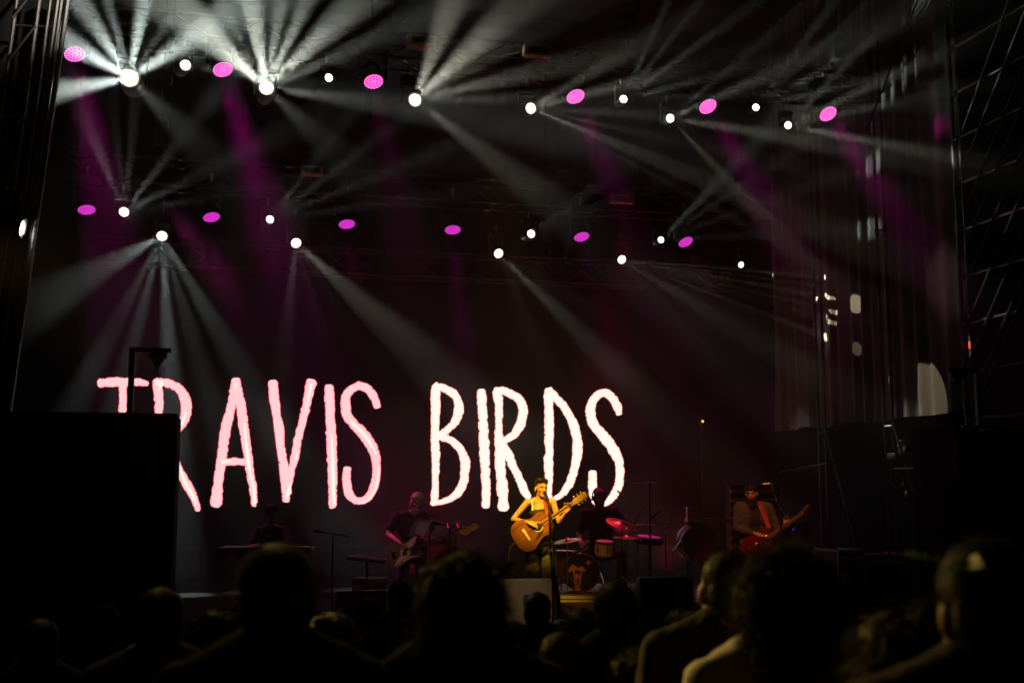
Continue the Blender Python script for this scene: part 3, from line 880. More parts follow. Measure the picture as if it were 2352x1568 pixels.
for key, where, rows in BEAMS:
    for i, (px, py, Y, k, colr, soft, bs) in enumerate(rows):
        p = at(px, py, Y)
        aim = V((0, 0, 0))
        for (a, hw, tl, mu) in bs:
            aim += bdir(p, a, min(tl, 42)) * mu
        aim = (aim.normalized() + frame_at(p)[0] * 0.9).normalized()
        look = 'dazzling white lamp' if k > .9 else ('white lamp' if k > .5 else 'faint white lamp')
        t = moving_lamp('beam', p, aim, f'{look} {where}, {ORD[i]} of its row from left', GRP[key], soft, SIZE[key][i])
        LAMP[key, i] = (p, t)
        for (a, hw, tl, mu) in bs:
            d = bdir(p, a, tl)
            q = p + frame_at(p)[0] * 0.14 + d * 0.02
            # half width as it shows in the picture, narrowed by the foreshortening of the beam
            lamp('light_beam', 'SPOT', q, q + d * 3, E0 * k * mu, colr, 2.4 * hw * math.sin(rad(tl)), 0.85, 0.04, t)

# spots of light that the low and high lamps throw on the wing drape and the scaffold
p4, t4 = LAMP['low', 3]
p5, t5 = LAMP['front', 4]
for (px, py, hw, e) in ((1889, 636, .42, 1.2), (1861, 654, .38, 1.0), (1870, 684, .32, .9), (1858, 698, .55, .7), (1893, 678, .42, .9), (1908, 684, .36, .8), (1914, 716, .34, .5), (1899, 728, .42, .5), (1910, 740, .36, .45), (1891, 772, .55, .8)):
    q = at_x(px, py, 9.52)
    s4 = p4 + frame_at(p4)[0] * 0.14
    lamp('light_beam', 'SPOT', s4, q, 15000 * e, (1, .93, .66), 3.3 * hw, 0.12, 0.01, t4)
for (px, py, hw, e) in ((1964, 696, 1.7, 1.0), (1967, 800, 1.0, .32), (2036, 865, .5, .4)):
    q = at_x(px, py, 9.52)
    lamp('light_beam', 'SPOT', p5 + frame_at(p5)[0] * 0.14, q, 3800 * e, (1, .90, .62), 2 * hw, 0.12, 0.01, t5)
q = at_x(2132, 905, 9.52)
lamp('light_beam', 'SPOT', p5 + frame_at(p5)[0] * 0.14, q, 2300, (1, .82, .55), 7.6, 0.1, 0.01, t5)
q = at_x(2165, 640, 9.52)
lamp('light_beam', 'SPOT', p5 + frame_at(p5)[0] * 0.14, q, 200, (1, .62, .62), 14, 0.8, 0.01, t5)
for (px, py, hw, e) in ((2290, 690, 3.2, 1.0), (2330, 500, 2.0, .5), (2232, 800, 1.2, 1.0)):
    q = at_x(px, py, XS)
    p6, t6 = LAMP['front', 3]
    lamp('light_beam', 'SPOT', p6 + (q - p6).normalized() * 0.05, q, 5200 * e, (1, .92, .72), 2 * hw, 0.3, 0.01, t6)

MAG = (1.0, 0.0, 0.52)
WASH = [
    ('under the highest truss', 0, FY, [(172, 125, -83, 1.2), (512, 160, -76, 1.15), (858, 188, -80, .35), (1322, 222, -66, .65), (1626, 245, -58, .75), (1902, 262, -54, .75)]),
    ('under the mid-stage truss', 1, RY, [(199, 482, -88, .35), (486, 499, -80, .3), (797, 515, -84, .25), (1040, 528, -86, .35), (1336, 544, -75, .25), (1575, 556, -62, .3)]),
]
for where, soft, Y, rows in WASH:
    for i, (px, py, a, k) in enumerate(rows):
        p = at(px, py, Y)
        d = bdir(p, a, 40 if not soft else 55)
        face = bdir(p, a, 44 if not soft else 54)
        t = moving_lamp('wash', p, face, f'round {"magenta" if soft else "bright pink"} dotted lamp {where}, {ORD[i]} of its row from left', 'magenta wash lamps ' + where, bool(soft))
        lamp('wash_beam', 'SPOT', p + face * 0.05, p + d * 3, 2600 * k, MAG, 13.5, 0.7, 0.12, t)
# magenta patch at the top of the wing drape, thrown by the fifth wash lamp
p, t = at(1626, 245, FY), bpy.data.objects['wash_lamp.004']
q = at_x(2153, 290, 9.52)
lamp('wash_beam', 'SPOT', p + (q - p).normalized() * 0.25, q, 520, MAG, 7, 0.9, 0.1, t)
q = at(2252, 997, 11.5)
lamp('wash_beam', 'SPOT', p + (q - p).normalized() * 0.25, q, 900, (1.0, 0.25, 0.7), 2.2, 0.5, 0.05, t)
# the lamp on the leaning tower, seen edge on
p = at(50, 524, 13.0)
c_, r_, u_ = frame_at(p)
aim = (r_ * 0.93 + c_ * 0.30 - u_ * 0.22).normalized()
t = moving_lamp('beam', p, aim, 'narrow white lamp hung on the leaning tower, seen from the side', None)
lamp('light_beam', 'SPOT', p + V((0.02, -0.1, -0.08)), p + V((-0.30, -0.1, -3)), 420, WC, 3.2, 0.5, 0.02, t)


# ------------------------------------------------------------------ people: one skin grown over joined limbs
def blob_mesh(name, prims, vox, m, smooth=3, disp=None):
    b = MB()
    for p in prims:
        if p[0] == 'c':
            _, a, c, r0, r1 = p
            b.tube(a, c, r0, r1, 12)
            b.ball(a, r0, 12)
            b.ball(c, r1, 12)
        else:
            b.ball(p[1], p[2], 16, p[3] if len(p) > 3 else None)
    me = bpy.data.meshes.new('tmp')
    b.bm.to_mesh(me)
    b.bm.free()
    o = bpy.data.objects.new('tmp', me)
    COL.objects.link(o)
    md = o.modifiers.new('r', 'REMESH')
    md.mode = 'VOXEL'
    md.voxel_size = vox
    sm = o.modifiers.new('s', 'SMOOTH')
    sm.iterations = smooth
    sm.factor = 0.5
    dg = bpy.context.evaluated_depsgraph_get()
    out = bpy.data.meshes.new_from_object(o.evaluated_get(dg))
    bpy.data.objects.remove(o)
    bpy.data.meshes.remove(me)
    out.name = name
    if disp:
        amp, sc, sd = disp
        bm = bmesh.new()
        bm.from_mesh(out)
        bm.normal_update()
        for v in bm.verts:
            q = v.co * sc + V((sd, sd, sd))
            v.co += v.normal * amp * (noise.noise(q) + 0.6 * noise.noise(q * 2.3))
        bm.to_mesh(out)
        bm.free()
    out.materials.clear()
    out.materials.append(m)
    out.polygons.foreach_set('use_smooth', [True] * len(out.polygons))
    return out


def blob(name, prims, vox, m, parent=None, smooth=3, disp=None):
    return link(name, blob_mesh(name, prims, vox, m, smooth, disp), parent)


def head_prims(c, R, s=1.0, face=True):
    def q(x, y, z):
        return V(c) + R @ (V((x, y, z)) * s)
    P = [('e', q(0, .012, .03), (.074 * s, .092 * s, .086 * s), R),
         ('e', q(0, -.028, -.03), (.058 * s, .062 * s, .080 * s), R),
         ('e', q(0, -.045, -.085), (.040 * s, .042 * s, .034 * s), R)]
    if face:
        P += [('c', q(0, -.086, .002), q(0, -.103, -.028), .009 * s, .013 * s),
              ('c', q(-.034, -.079, .026), q(.034, -.079, .026), .013 * s, .013 * s),
              ('e', q(-.038, -.062, -.022), (.022 * s, .022 * s, .022 * s), R),
              ('e', q(.038, -.062, -.022), (.022 * s, .022 * s, .022 * s), R),
              ('e', q(0, -.083, -.062), (.024 * s, .012 * s, .010 * s), R),
              ('e', q(0, -.078, -.098), (.018 * s, .014 * s, .014 * s), R)]
    for e in (-1, 1):
        P.append(('e', q(e * .076, .008, -.012), (.012 * s, .022 * s, .033 * s), R))
    return P, q


def hand_prims(w_, d, n, curl, size=1.0, spread=0.0, thumb=1):
    "wrist, finger direction, palm normal (fingers curl towards it)"
    w_, d, n = V(w_), V(d).normalized(), V(n)
    n = (n - d * n.dot(d)).normalized()
    s = d.cross(n) * thumb
    P = []
    for i in range(4):
        P.append(('c', w_ + s * (i - 1.5) * .011 * size, w_ + d * .085 * size + s * (i - 1.5) * .021 * size, .014 * size, .0125 * size))
    for i, (L, cz) in enumerate(((.072, .9), (.080, 1.0), (.074, 1.05), (.058, 1.15))):
        p = w_ + d * .085 * size + s * (i - 1.5) * .021 * size
        a = 0.0
        dd0 = (d + s * (i - 1.5) * spread).normalized()
        for f, r0 in ((.45, .0092), (.32, .0084), (.23, .0076)):
            a += curl * cz
            dd = dd0 * math.cos(a) + n * math.sin(a)
            q = p + dd * L * f * size
            P.append(('c', p, q, r0 * size, (r0 - .0008) * size))
            p = q
    p = w_ + d * .022 * size - s * .026 * size
    t1 = p + (d * .6 - s * .7 + n * .25).normalized() * .042 * size
    t2 = t1 + (d * .85 - s * .15 + n * .5).normalized() * .034 * size
    t3 = t2 + (d * .9 + n * .45).normalized() * .026 * size
    P += [('c', p, t1, .014 * size, .011 * size), ('c', t1, t2, .011 * size, .0095 * size), ('c', t2, t3, .0095 * size, .008 * size)]
    return P


def arm_prims(sh, el, wr, k=1.0):
    sh, el, wr = V(sh), V(el), V(wr)
    return [('c', sh, sh.lerp(el, .45), .047 * k, .043 * k), ('c', sh.lerp(el, .45), el, .043 * k, .034 * k),
            ('c', el, el.lerp(wr, .35), .035 * k, .034 * k), ('c', el.lerp(wr, .35), wr, .034 * k, .022 * k)]


def leg_prims(hip, kn, an, toe, k=1.0):
    hip, kn, an, toe = V(hip), V(kn), V(an), V(toe)
    return [('c', hip, kn, .082 * k, .054 * k), ('c', kn, kn.lerp(an, .35), .052 * k, .055 * k), ('c', kn.lerp(an, .35), an, .055 * k, .034 * k),
            ('c', an, an + V((0, 0, -.04)), .036 * k, .034 * k), ('c', an + V((0, .02, -.05)), toe, .034 * k, .026 * k)]


def torso_prims(neck, shl, shr, hip, k=1.0, w=1.0):
    neck, shl, shr, hip = V(neck), V(shl), V(shr), V(hip)
    mid = (shl + shr) / 2
    ch = mid.lerp(hip, .30)
    wa = mid.lerp(hip, .66)
    R = Matrix.Rotation(math.atan2(shr.y - shl.y, shr.x - shl.x), 3, 'Z')
    wd = (shr - shl).length / 2
    return [('c', shl.lerp(mid, .12), shr.lerp(mid, .12), .050 * k, .050 * k), ('c', shl.lerp(mid, .55) + V((0, 0, .02)), neck, .05 * k, .05 * k), ('c', shr.lerp(mid, .55) + V((0, 0, .02)), neck, .05 * k, .05 * k),
            ('e', ch, (wd * .92 * w, .105 * k, .17 * k), R), ('e', wa, (wd * .78 * w, .095 * k, .17 * k), R), ('e', hip, (wd * .86 * w, .11 * k, .13 * k), R)]


def strands(name, roots, m, parent, L=(.03, .06), wd=.002, up=0.0, down=0.0, curl=0.0, seed=1, n=600):
    "loose hairs: thin tapering ribbons grown from a hair shell"
    rnd = random.Random(seed)
    b = MB()
    for _ in range(n):
        p, nr = rnd.choice(roots)
        p = V(p)
        l_ = rnd.uniform(*L)
        d = (V(nr) + V((rnd.gauss(0, .5), rnd.gauss(0, .5), rnd.gauss(0, .5) + up - down))).normalized()
        s = d.cross(V((rnd.gauss(0, 1), rnd.gauss(0, 1), rnd.gauss(0, 1)))).normalized()
        pts = [p]
        for k in range(3):
            d = (d + V((rnd.gauss(0, curl), rnd.gauss(0, curl), rnd.gauss(0, curl) - down * .35))).normalized()
            pts.append(pts[-1] + d * l_ / 3)
        pv = None
        for k, q in enumerate(pts):
            h = wd * (1 - k / 3.4)
            row = (b.bm.verts.new(q - s * h), b.bm.verts.new(q + s * h))
            if pv:
                b.bm.faces.new((pv[0], pv[1], row[1], row[0]))
            pv = row
    return b


def hair(parent, prims, m, vox=.008, disp=(.006, 45, 1), fuzz=None, seed=1, name='hair', keep=None):
    me = blob_mesh(name, prims, vox, m, 2, disp)
    if fuzz:
        roots = [(v.co.copy(), v.normal.copy()) for v in me.vertices if (keep is None or keep(v.co))]
        n, L, wd, down, curl = fuzz
        b = strands(name, roots, m, None, L, wd, 0.1, down, curl, seed, n)
        b.bm.from_mesh(me)
        me2 = bpy.data.meshes.new(name)
        b.bm.to_mesh(me2)
        b.bm.free()
        me2.materials.append(m)
        me2.polygons.foreach_set('use_smooth', [True] * len(me2.polygons))
        me = me2
    return link(name, me, parent)


def place(o, px, Y, z, rz=-YAW, s=1.0):
    p = at(px, 1130, Y)
    m = Matrix.Translation((p.x, Y, z)) @ Matrix.Rotation(rz, 4, 'Z') @ Matrix.Scale(s, 4)
    o.matrix_world = m
    PW[o.name] = m
    return m


def eyes(parent, q, m=None):
    for e in (-1, 1):
        MB().ball(q(e * .031, -.080, .004), (.013, .010, .007), 10).build('eye', m or M['eye'], parent)
        MB().box(q(e * .032, -.0905, .024), (.030, .006, .005)).build('eyebrow', M['hair'], parent)


# ------------------------------------------------------------------ instruments
def sym(half):
    return [(x, y) for x, y in half] + [(x, -y) for x, y in half[::-1]]


def smooth_poly(pts, n=6):
    out = []
    N = len(pts)
    for i in range(N):
        p0, p1, p2, p3 = (V(pts[(i + j) % N]) for j in (-1, 0, 1, 2))
        for k in range(n):
            t = k / n
            q = 0.5 * (2 * p1 + (p2 - p0) * t + (2 * p0 - 5 * p1 + 4 * p2 - p3) * t * t + (3 * p1 - p0 - 3 * p2 + p3) * t ** 3)
            out.append((q.x, q.y))
    return out


def inst_matrix(tail, a, n, s=1.0):
    a = V(a).normalized()
    n = V(n)
    n = (n - a * n.dot(a)).normalized()
    y = n.cross(a)
    m = Matrix((a, y, n)).transposed().to_4x4()
    m.translation = V(tail)
    return m @ Matrix.Scale(s, 4)


def neck_parts(t, x0, x1, xh, w0, w1, z, board, headpoly, headmat, nfret, pegs, nstr, bridge_x, pegmat, neckmat, inlay=None):
    b = MB()
    b.prism([(x0, -w0 / 2), (x1, -w1 / 2), (x1, w1 / 2), (x0, w0 / 2)], z, z + .007)
    b.build('fretboard', board, t, False)
    MB().tube((x0 - .02, 0, z - .010), (x1 + .02, 0, z - .010), w0 * .42, w1 * .42, 12).build('neck', neckmat, t)
    b = MB()
    for k in range(1, nfret + 1):
        x = x1 - (x1 - bridge_x) * (1 - 2 ** (-k / 12))
        if x > x0:
            ww = w1 + (w0 - w1) * (x1 - x) / (x1 - x0)
            b.box((x, 0, z + .0078), (.0024, ww * .96, .0022))
    b.build('fret_set', M['brass'] if inlay is None else M['chrome'], t, False)
    MB().box((x1 + .003, 0, z + .007), (.006, w1, .010)).build('nut', M['bone'], t, False)
    b = MB()
    b.prism(headpoly, z - .012, z + .002, None, .002)
    b.build('headstock', headmat, t)
    for (x, y, sgn) in pegs:
        b = MB()
        b.tube((x, y, z), (x, y, z + .014), .0045)
        b.tube((x, y + sgn * .012, z - .008), (x, y + sgn * .030, z - .008), .003)
        b.box((x, y + sgn * .036, z - .008), (.016, .016, .008), None, .003)
        b.build('tuning_peg', pegmat, t)
    b = MB()
    for i in range(nstr):
        f = (i - (nstr - 1) / 2) / (nstr - 1) if nstr > 1 else 0
        b.tube((bridge_x, f * w0 * .95, z + .013), (x1, f * w1 * .8, z + .012), .0008, seg=4)
    b.build('string_set', M['chrome'], t)


def acoustic(parent_m, tail, a, n, s):
    m = parent_m @ inst_matrix(tail, a, n, s)
    t = thing('acoustic_guitar', (0, 0, 0), 'mahogany topped acoustic guitar held by the singer, lit amber', 'guitar', m=m)
    half = [(0.000, .0), (.006, .085), (.03, .145), (.075, .186), (.13, .200), (.19, .192), (.255, .160), (.31, .139), (.36, .138), (.415, .146), (.46, .136), (.495, .095), (.507, .035)]
    out = smooth_poly(sym(half)[1:], 5)
    MB().prism(out, -.100, -.003, None, .004).build('body_side', M['mahog_side'], t)
    MB().prism(out, -.0029, .001, None, .0008).build('top_plate', M['mahogany'], t)
    MB().lathe([(0, .0022), (.050, .0022)], (.335, 0, 0), seg=32).build('sound_hole', M['black'], t)
    MB().lathe([(.0505, .0020), (.0505, .0027), (.060, .0027), (.060, .0015)], (.335, 0, 0), seg=32).build('rosette', M['bone'], t)
    b = MB()
    b.box((.165, 0, .006), (.030, .155, .010), None, .003)
    b.build('bridge', M['bone'], t)
    MB().box((.172, 0, .0125), (.004, .075, .006)).build('saddle', M['bone'], t)
    pg = smooth_poly([(.30, -.055), (.27, -.085), (.22, -.100), (.25, -.118), (.31, -.110), (.36, -.085), (.37, -.062), (.335, -.066)], 4)
    MB().prism(pg, .0012, .0026).build('pickguard', M['ebony'], t)
    hp = [(.858, -.026), (.875, -.034), (1.035, -.040), (1.048, -.030), (1.048, .030), (1.035, .040), (.875, .034), (.858, .026)]
    pegs = [(.90 + .048 * i, sg * .022, sg) for i in range(3) for sg in (-1, 1)]
    neck_parts(t, .400, .855, .86, .056, .044, .004, M['maple'], hp, M['maple'], 18, pegs, 6, .172, M['bone'], M['mahog_side'])
    MB().box((.80, 0, .016), (.016, .058, .016), None, .004).box((.80, .0, -.022), (.018, .026, .014), None, .004).build('capo', M['ebony'], t)
    return t


def bass(parent_m, tail, a, n, s):
    m = parent_m @ inst_matrix(tail, a, n, s)
    t = thing('bass_guitar', (0, 0, 0), 'dark bass guitar with a white pickguard, held behind the violet stand', 'bass guitar', m=m)
    out = smooth_poly([(0, .02), (.02, .105), (.09, .155), (.17, .140), (.24, .105), (.31, .118), (.39, .155), (.455, .150), (.462, .115), (.40, .075), (.385, .035), (.395, -.035), (.41, -.075), (.418, -.105), (.385, -.128), (.31, -.120), (.22, -.115), (.15, -.150), (.07, -.165), (.015, -.125), (-.004, -.05)], 4)
    MB().prism(out, -.040, 0, None, .008).build('body', M['sunburst'], t)
    pg = smooth_poly([(.21, .060), (.27, .088), (.36, .122), (.43, .135), (.40, .080), (.385, .030), (.30, .030), (.27, .0), (.30, -.03), (.385, -.032), (.40, -.075), (.395, -.105), (.30, -.100), (.19, -.112), (.10, -.148), (.055, -.140), (.075, -.095), (.15, -.03), (.17, .02)], 4)
    MB().prism(pg, .001, .004).build('pickguard', M['pick'], t)
    for (x, y) in ((.245, .018), (.215, -.022)):
        MB().box((x, y, .008), (.055, .045, .014), None, .004).build('pickup', M['black'], t)
    MB().box((.075, 0, .006), (.05, .085, .012), None, .003).build('bridge', M['chrome'], t)
    for (x, y) in ((.155, -.105), (.120, -.122), (.085, -.130)):
        MB().lathe([(0, .022), (.008, .022), (.010, .004)], (x, y, 0), seg=12).build('knob', M['black'], t)
    hp = smooth_poly([(.955, -.022), (.975, -.036), (1.01, -.062), (1.05, -.048), (1.10, -.034), (1.16, -.030), (1.195, -.005), (1.19, .034), (1.15, .046), (1.07, .042), (.99, .036), (.955, .022)], 3)
    pegs = [(1.005 + .045 * i, .020 - .002 * i, 1) for i in range(4)]
    neck_parts(t, .36, .95, .955, .060, .040, .004, M['rosewood'], hp, M['maple'], 20, pegs, 4, .075, M['chrome'], M['maple'], 1)
    return t


def single_cut(parent_m, tail, a, n, s):
    m = parent_m @ inst_matrix(tail, a, n, s)
    t = thing('electric_guitar', (0, 0, 0), 'glossy cherry red electric guitar with a pointed cutaway, held by the bearded player', 'guitar', m=m)
    out = smooth_poly([(0, .02), (.008, .09), (.05, .150), (.11, .168), (.175, .148), (.235, .118), (.30, .118), (.36, .132), (.41, .112), (.428, .06), (.425, .030), (.405, .020), (.405, -.026), (.375, -.032), (.355, -.050), (.365, -.080), (.395, -.118), (.385, -.135), (.34, -.128), (.28, -.116), (.225, -.118), (.17, -.148), (.11, -.168), (.05, -.150), (.008, -.09)], 4)
    MB().prism(out, -.048, 0, None, .012).build('body', M['redgloss'], t)
    MB().prism([(x * .994 + .001, y * .994) for x, y in out], -.046, -.044).build('binding', M['bone'], t)
    b = MB()
    b.ball((.19, 0, -.010), (.175, .125, .018), 24)
    b.build('carved_top', M['redgloss'], t)
    for x in (.185, .335):
        MB().box((x, 0, .012), (.040, .072, .016), None, .004).build('pickup', M['brass'], t)
    MB().box((.125, 0, .014), (.014, .085, .014), None, .003).build('bridge', M['brass'], t)
    MB().box((.085, 0, .012), (.012, .09, .012), None, .004).build('tailpiece', M['brass'], t)
    pg = smooth_poly([(.35, -.036), (.29, -.040), (.22, -.042), (.20, -.062), (.24, -.082), (.30, -.078), (.345, -.060)], 4)
    MB().prism(pg, .006, .010).build('pickguard', M['ebony'], t)
    for (x, y) in ((.07, -.085), (.115, -.105), (.03, -.055), (.065, -.115)):
        MB().lathe([(0, .026), (.010, .026), (.013, .004)], (x, y, 0), seg=12).build('knob', M['brass'], t)
    hp = [(.862, -.022), (.88, -.034), (.985, -.040), (1.0, -.026), (.985, 0), (1.0, .026), (.985, .040), (.88, .034), (.862, .022)]
    pegs = [(.90 + .036 * i, sg * .024, sg) for i in range(3) for sg in (-1, 1)]
    neck_parts(t, .37, .858, .86, .055, .043, .016, M['rosewood'], hp, M['ebony'], 22, pegs, 6, .125, M['brass'], M['mahog_side'], 1)
    return t


def ribbon(name, pts, wd, m, parent, th=.003):
    b = MB()
    for a, c in zip(pts[:-1], pts[1:]):
        a, c = V(a), V(c)
        d = c - a
        x = d.normalized()
        y = V((1, 0, 0)) if abs(x.x) < .8 else V((0, 0, 1))
        y = (y - x * y.dot(x)).normalized()
        z = x.cross(y)
        b.box((a + c) / 2, (d.length + .01, wd, th), Matrix((x, y, z)).transposed())
    return b.build(name, m, parent, False)


# ------------------------------------------------------------------ the singer
def inv(m, p):
    return m.inverted() @ p


SYK = 14.5
R0 = Matrix.Rotation(rad(-24), 3, 'Z').inverted()


def rotz(yaw, pitch=0, roll=0):
    "yaw > 0 turns the face to picture right"
    return Matrix.Rotation(rad(yaw), 3, 'Z') @ Matrix.Rotation(rad(pitch), 3, 'X') @ Matrix.Rotation(rad(roll), 3, 'Y')


def singer():
    hc = V((.010, 0, 1.600))
    RH = rotz(24, 2, 3)
    P, q = head_prims(hc, RH, .98)
    neck = V((-.012, .015, 1.43))
    P += [('c', V((-.004, .012, 1.53)), neck, .046, .052)]
    shl, shr = V((-.165, .0, 1.425)), V((.160, .01, 1.430))
    hip = V((.0, .0, .93))
    P += torso_prims(neck, shl, shr, hip, .88, .86)
    P += arm_prims(shl, (-.345, -.02, 1.215), (-.150, -.245, 1.178), .92)
    P += hand_prims((-.150, -.245, 1.178), (.86, -.03, -.30), (.0, .75, -.65), .30, .95, .05, -1)
    P += arm_prims(shr, (.232, -.03, 1.180), (.318, -.130, 1.305), .90)
    P += hand_prims((.318, -.130, 1.305), (.16, .10, .85), (-.30, -.9, .15), .62, .92, .0, -1)
    P += leg_prims((-.095, 0, .90), (-.105, -.02, .50), (-.11, 0, .09), (-.12, -.13, .035), .9) + leg_prims((.095, 0, .90), (.12, -.02, .50), (.15, 0, .09), (.17, -.13, .035), .9)
    body = blob('person', P, .0058, M['skin'])
    tag(body, 'woman singing at the microphone with an acoustic guitar, black camisole and olive trousers', 'person', 'the band on stage')
    m = place(body, 1241, SYK, STZ)
    eyes(body, q)
    MB().ball(q(0, -.092, -.062), (.020, .008, .010), 12, RH).build('mouth', M['lip'], body)
    H = [('e', q(0, .030, .052), (.084, .090, .082), RH), ('e', q(0, .060, .0), (.078, .062, .075), RH), ('e', q(-.02, -.040, .098), (.062, .045, .028), RH), ('e', q(.03, -.028, .094), (.045, .042, .030), RH),
         ('c', q(-.062, .045, -.02), q(-.070, .03, -.095), .024, .016), ('c', q(.060, .06, -.02), q(.062, .05, -.08), .022, .014)]
    hair(body, H, M['hair'], .007, (.012, 55, 2), (900, (.02, .045), .0016, .15, .6), 3)
    MB().ball(q(-.078, -.004, -.055), (.008, .008, .012), 8).build('earring', M['chrome'], body)
    T = [('e', V((0, -.005, 1.285)), (.148, .112, .075)), ('e', V((0, 0, 1.16)), (.132, .106, .14)), ('e', V((0, 0, .99)), (.150, .118, .16)), ('e', V((0, -.002, .86)), (.175, .135, .12)),
         ('c', V((-.09, -.01, .84)), V((-.10, -.01, .74)), .095, .085), ('c', V((.09, -.01, .84)), V((.11, -.01, .78)), .095, .085)]
    blob('camisole', T, .009, M['top'], body, 3, (.006, 18, 3))
    for e in (-1, 1):
        ribbon('strap', [(e * .10, -.105, 1.33), (e * .108, -.06, 1.445), (e * .105, .03, 1.47), (e * .09, .11, 1.32)], .011, M['white'] if e < 0 else M['top'], body)  # left strap coloured white to paint in the glint on it
    W = []
    for e, kx in ((-1, -.115), (1, .165)):
        W += [('c', V((e * .095, 0, .86)), V((e * .105, -.01, .55)), .100, .092), ('c', V((e * .105, -.01, .55)), V((kx, .0, .08)), .092, .105)]
    blob('trousers', W, .010, M['olive'], body, 3, (.014, 9, 5))
    for e, kx in ((-1, -.12), (1, .17)):
        MB().box((kx, -.09, .03), (.08, .20, .06), None, .02).build('shoe', M['black'], body)
    g = acoustic(m, (-.318, -.215, .935), (.83, -.07, .56), (.0, -1, .10), 1.02)
    gi = PW[g.name].inverted() @ m
    ribbon('guitar_strap', [gi @ V(p) for p in ((.105, -.24, 1.20), (.080, -.19, 1.31), (.055, -.10, 1.44), (.05, .03, 1.49), (-.02, .13, 1.38))], .052, M['strap'], g)
    b = MB()
    pts = spline([(-.335, -.20, .93), (-.395, -.20, .82), (-.385, -.20, .66), (-.34, -.22, .42), (-.31, -.25, .20), (-.29, -.25, .01)], .04)
    b.path([gi @ p for p in pts], .007)
    b.build('lead', M['cableY'], g)
    # microphone on its stand
    st = m @ V((.17, -.62, 0))
    t = thing('microphone_stand', st, 'straight microphone stand with round base in front of the singer', 'microphone stand', 'microphone stands on stage')
    mm = PW[t.name].inverted() @ m
    f = V((.155, -.50, 0))
    j = V((.095, -.40, 1.285))
    mic = V((.060, -.170, 1.535))
    MB().lathe([(0, .035), (.03, .03), (.12, .022), (.125, 0), (0, 0)], mm @ f, seg=20).build('round_base', M['black_metal'], t)
    MB().tube(mm @ f, mm @ f.lerp(j, .62), .013).build('lower_tube', M['black_metal'], t)
    MB().tube(mm @ f.lerp(j, .60), mm @ j, .0095).build('upper_tube', M['chrome'], t)
    MB().tube(mm @ f.lerp(j, .60), mm @ f.lerp(j, .64), .019).build('collar', M['brass'], t)
    MB().tube(mm @ (j + V((.012, -.02, -.10))), mm @ (j + V((.005, 0, .02))), .019, .016).build('grip', M['steel'], t)
    MB().tube(mm @ (j + V((.03, -.09, -.06))), mm @ (mic + V((.012, -.09, -.055))), .0085).build('boom', M['black_metal'], t)
    b = MB().tube(mm @ (mic + V((.03, -.12, -.075))), mm @ mic, .012, .018)
    b.build('microphone', M['black_metal'], t)
    MB().ball(mm @ (mic + V((-.006, .018, .012))), .025, 14).build('grille', M['steel'], t)
    b = MB()
    pts = spline([mic + V((.03, -.12, -.075)), mic + V((.05, -.15, -.2)), j + V((.05, -.05, -.2)), f.lerp(j, .5) + V((.02, -.02, 0)), f + V((.02, 0, .05))], .06)
    b.path([mm @ p for p in pts], .004, 5)
    b.build('lead', M['cable'], t)
    return m


MSING = singer()


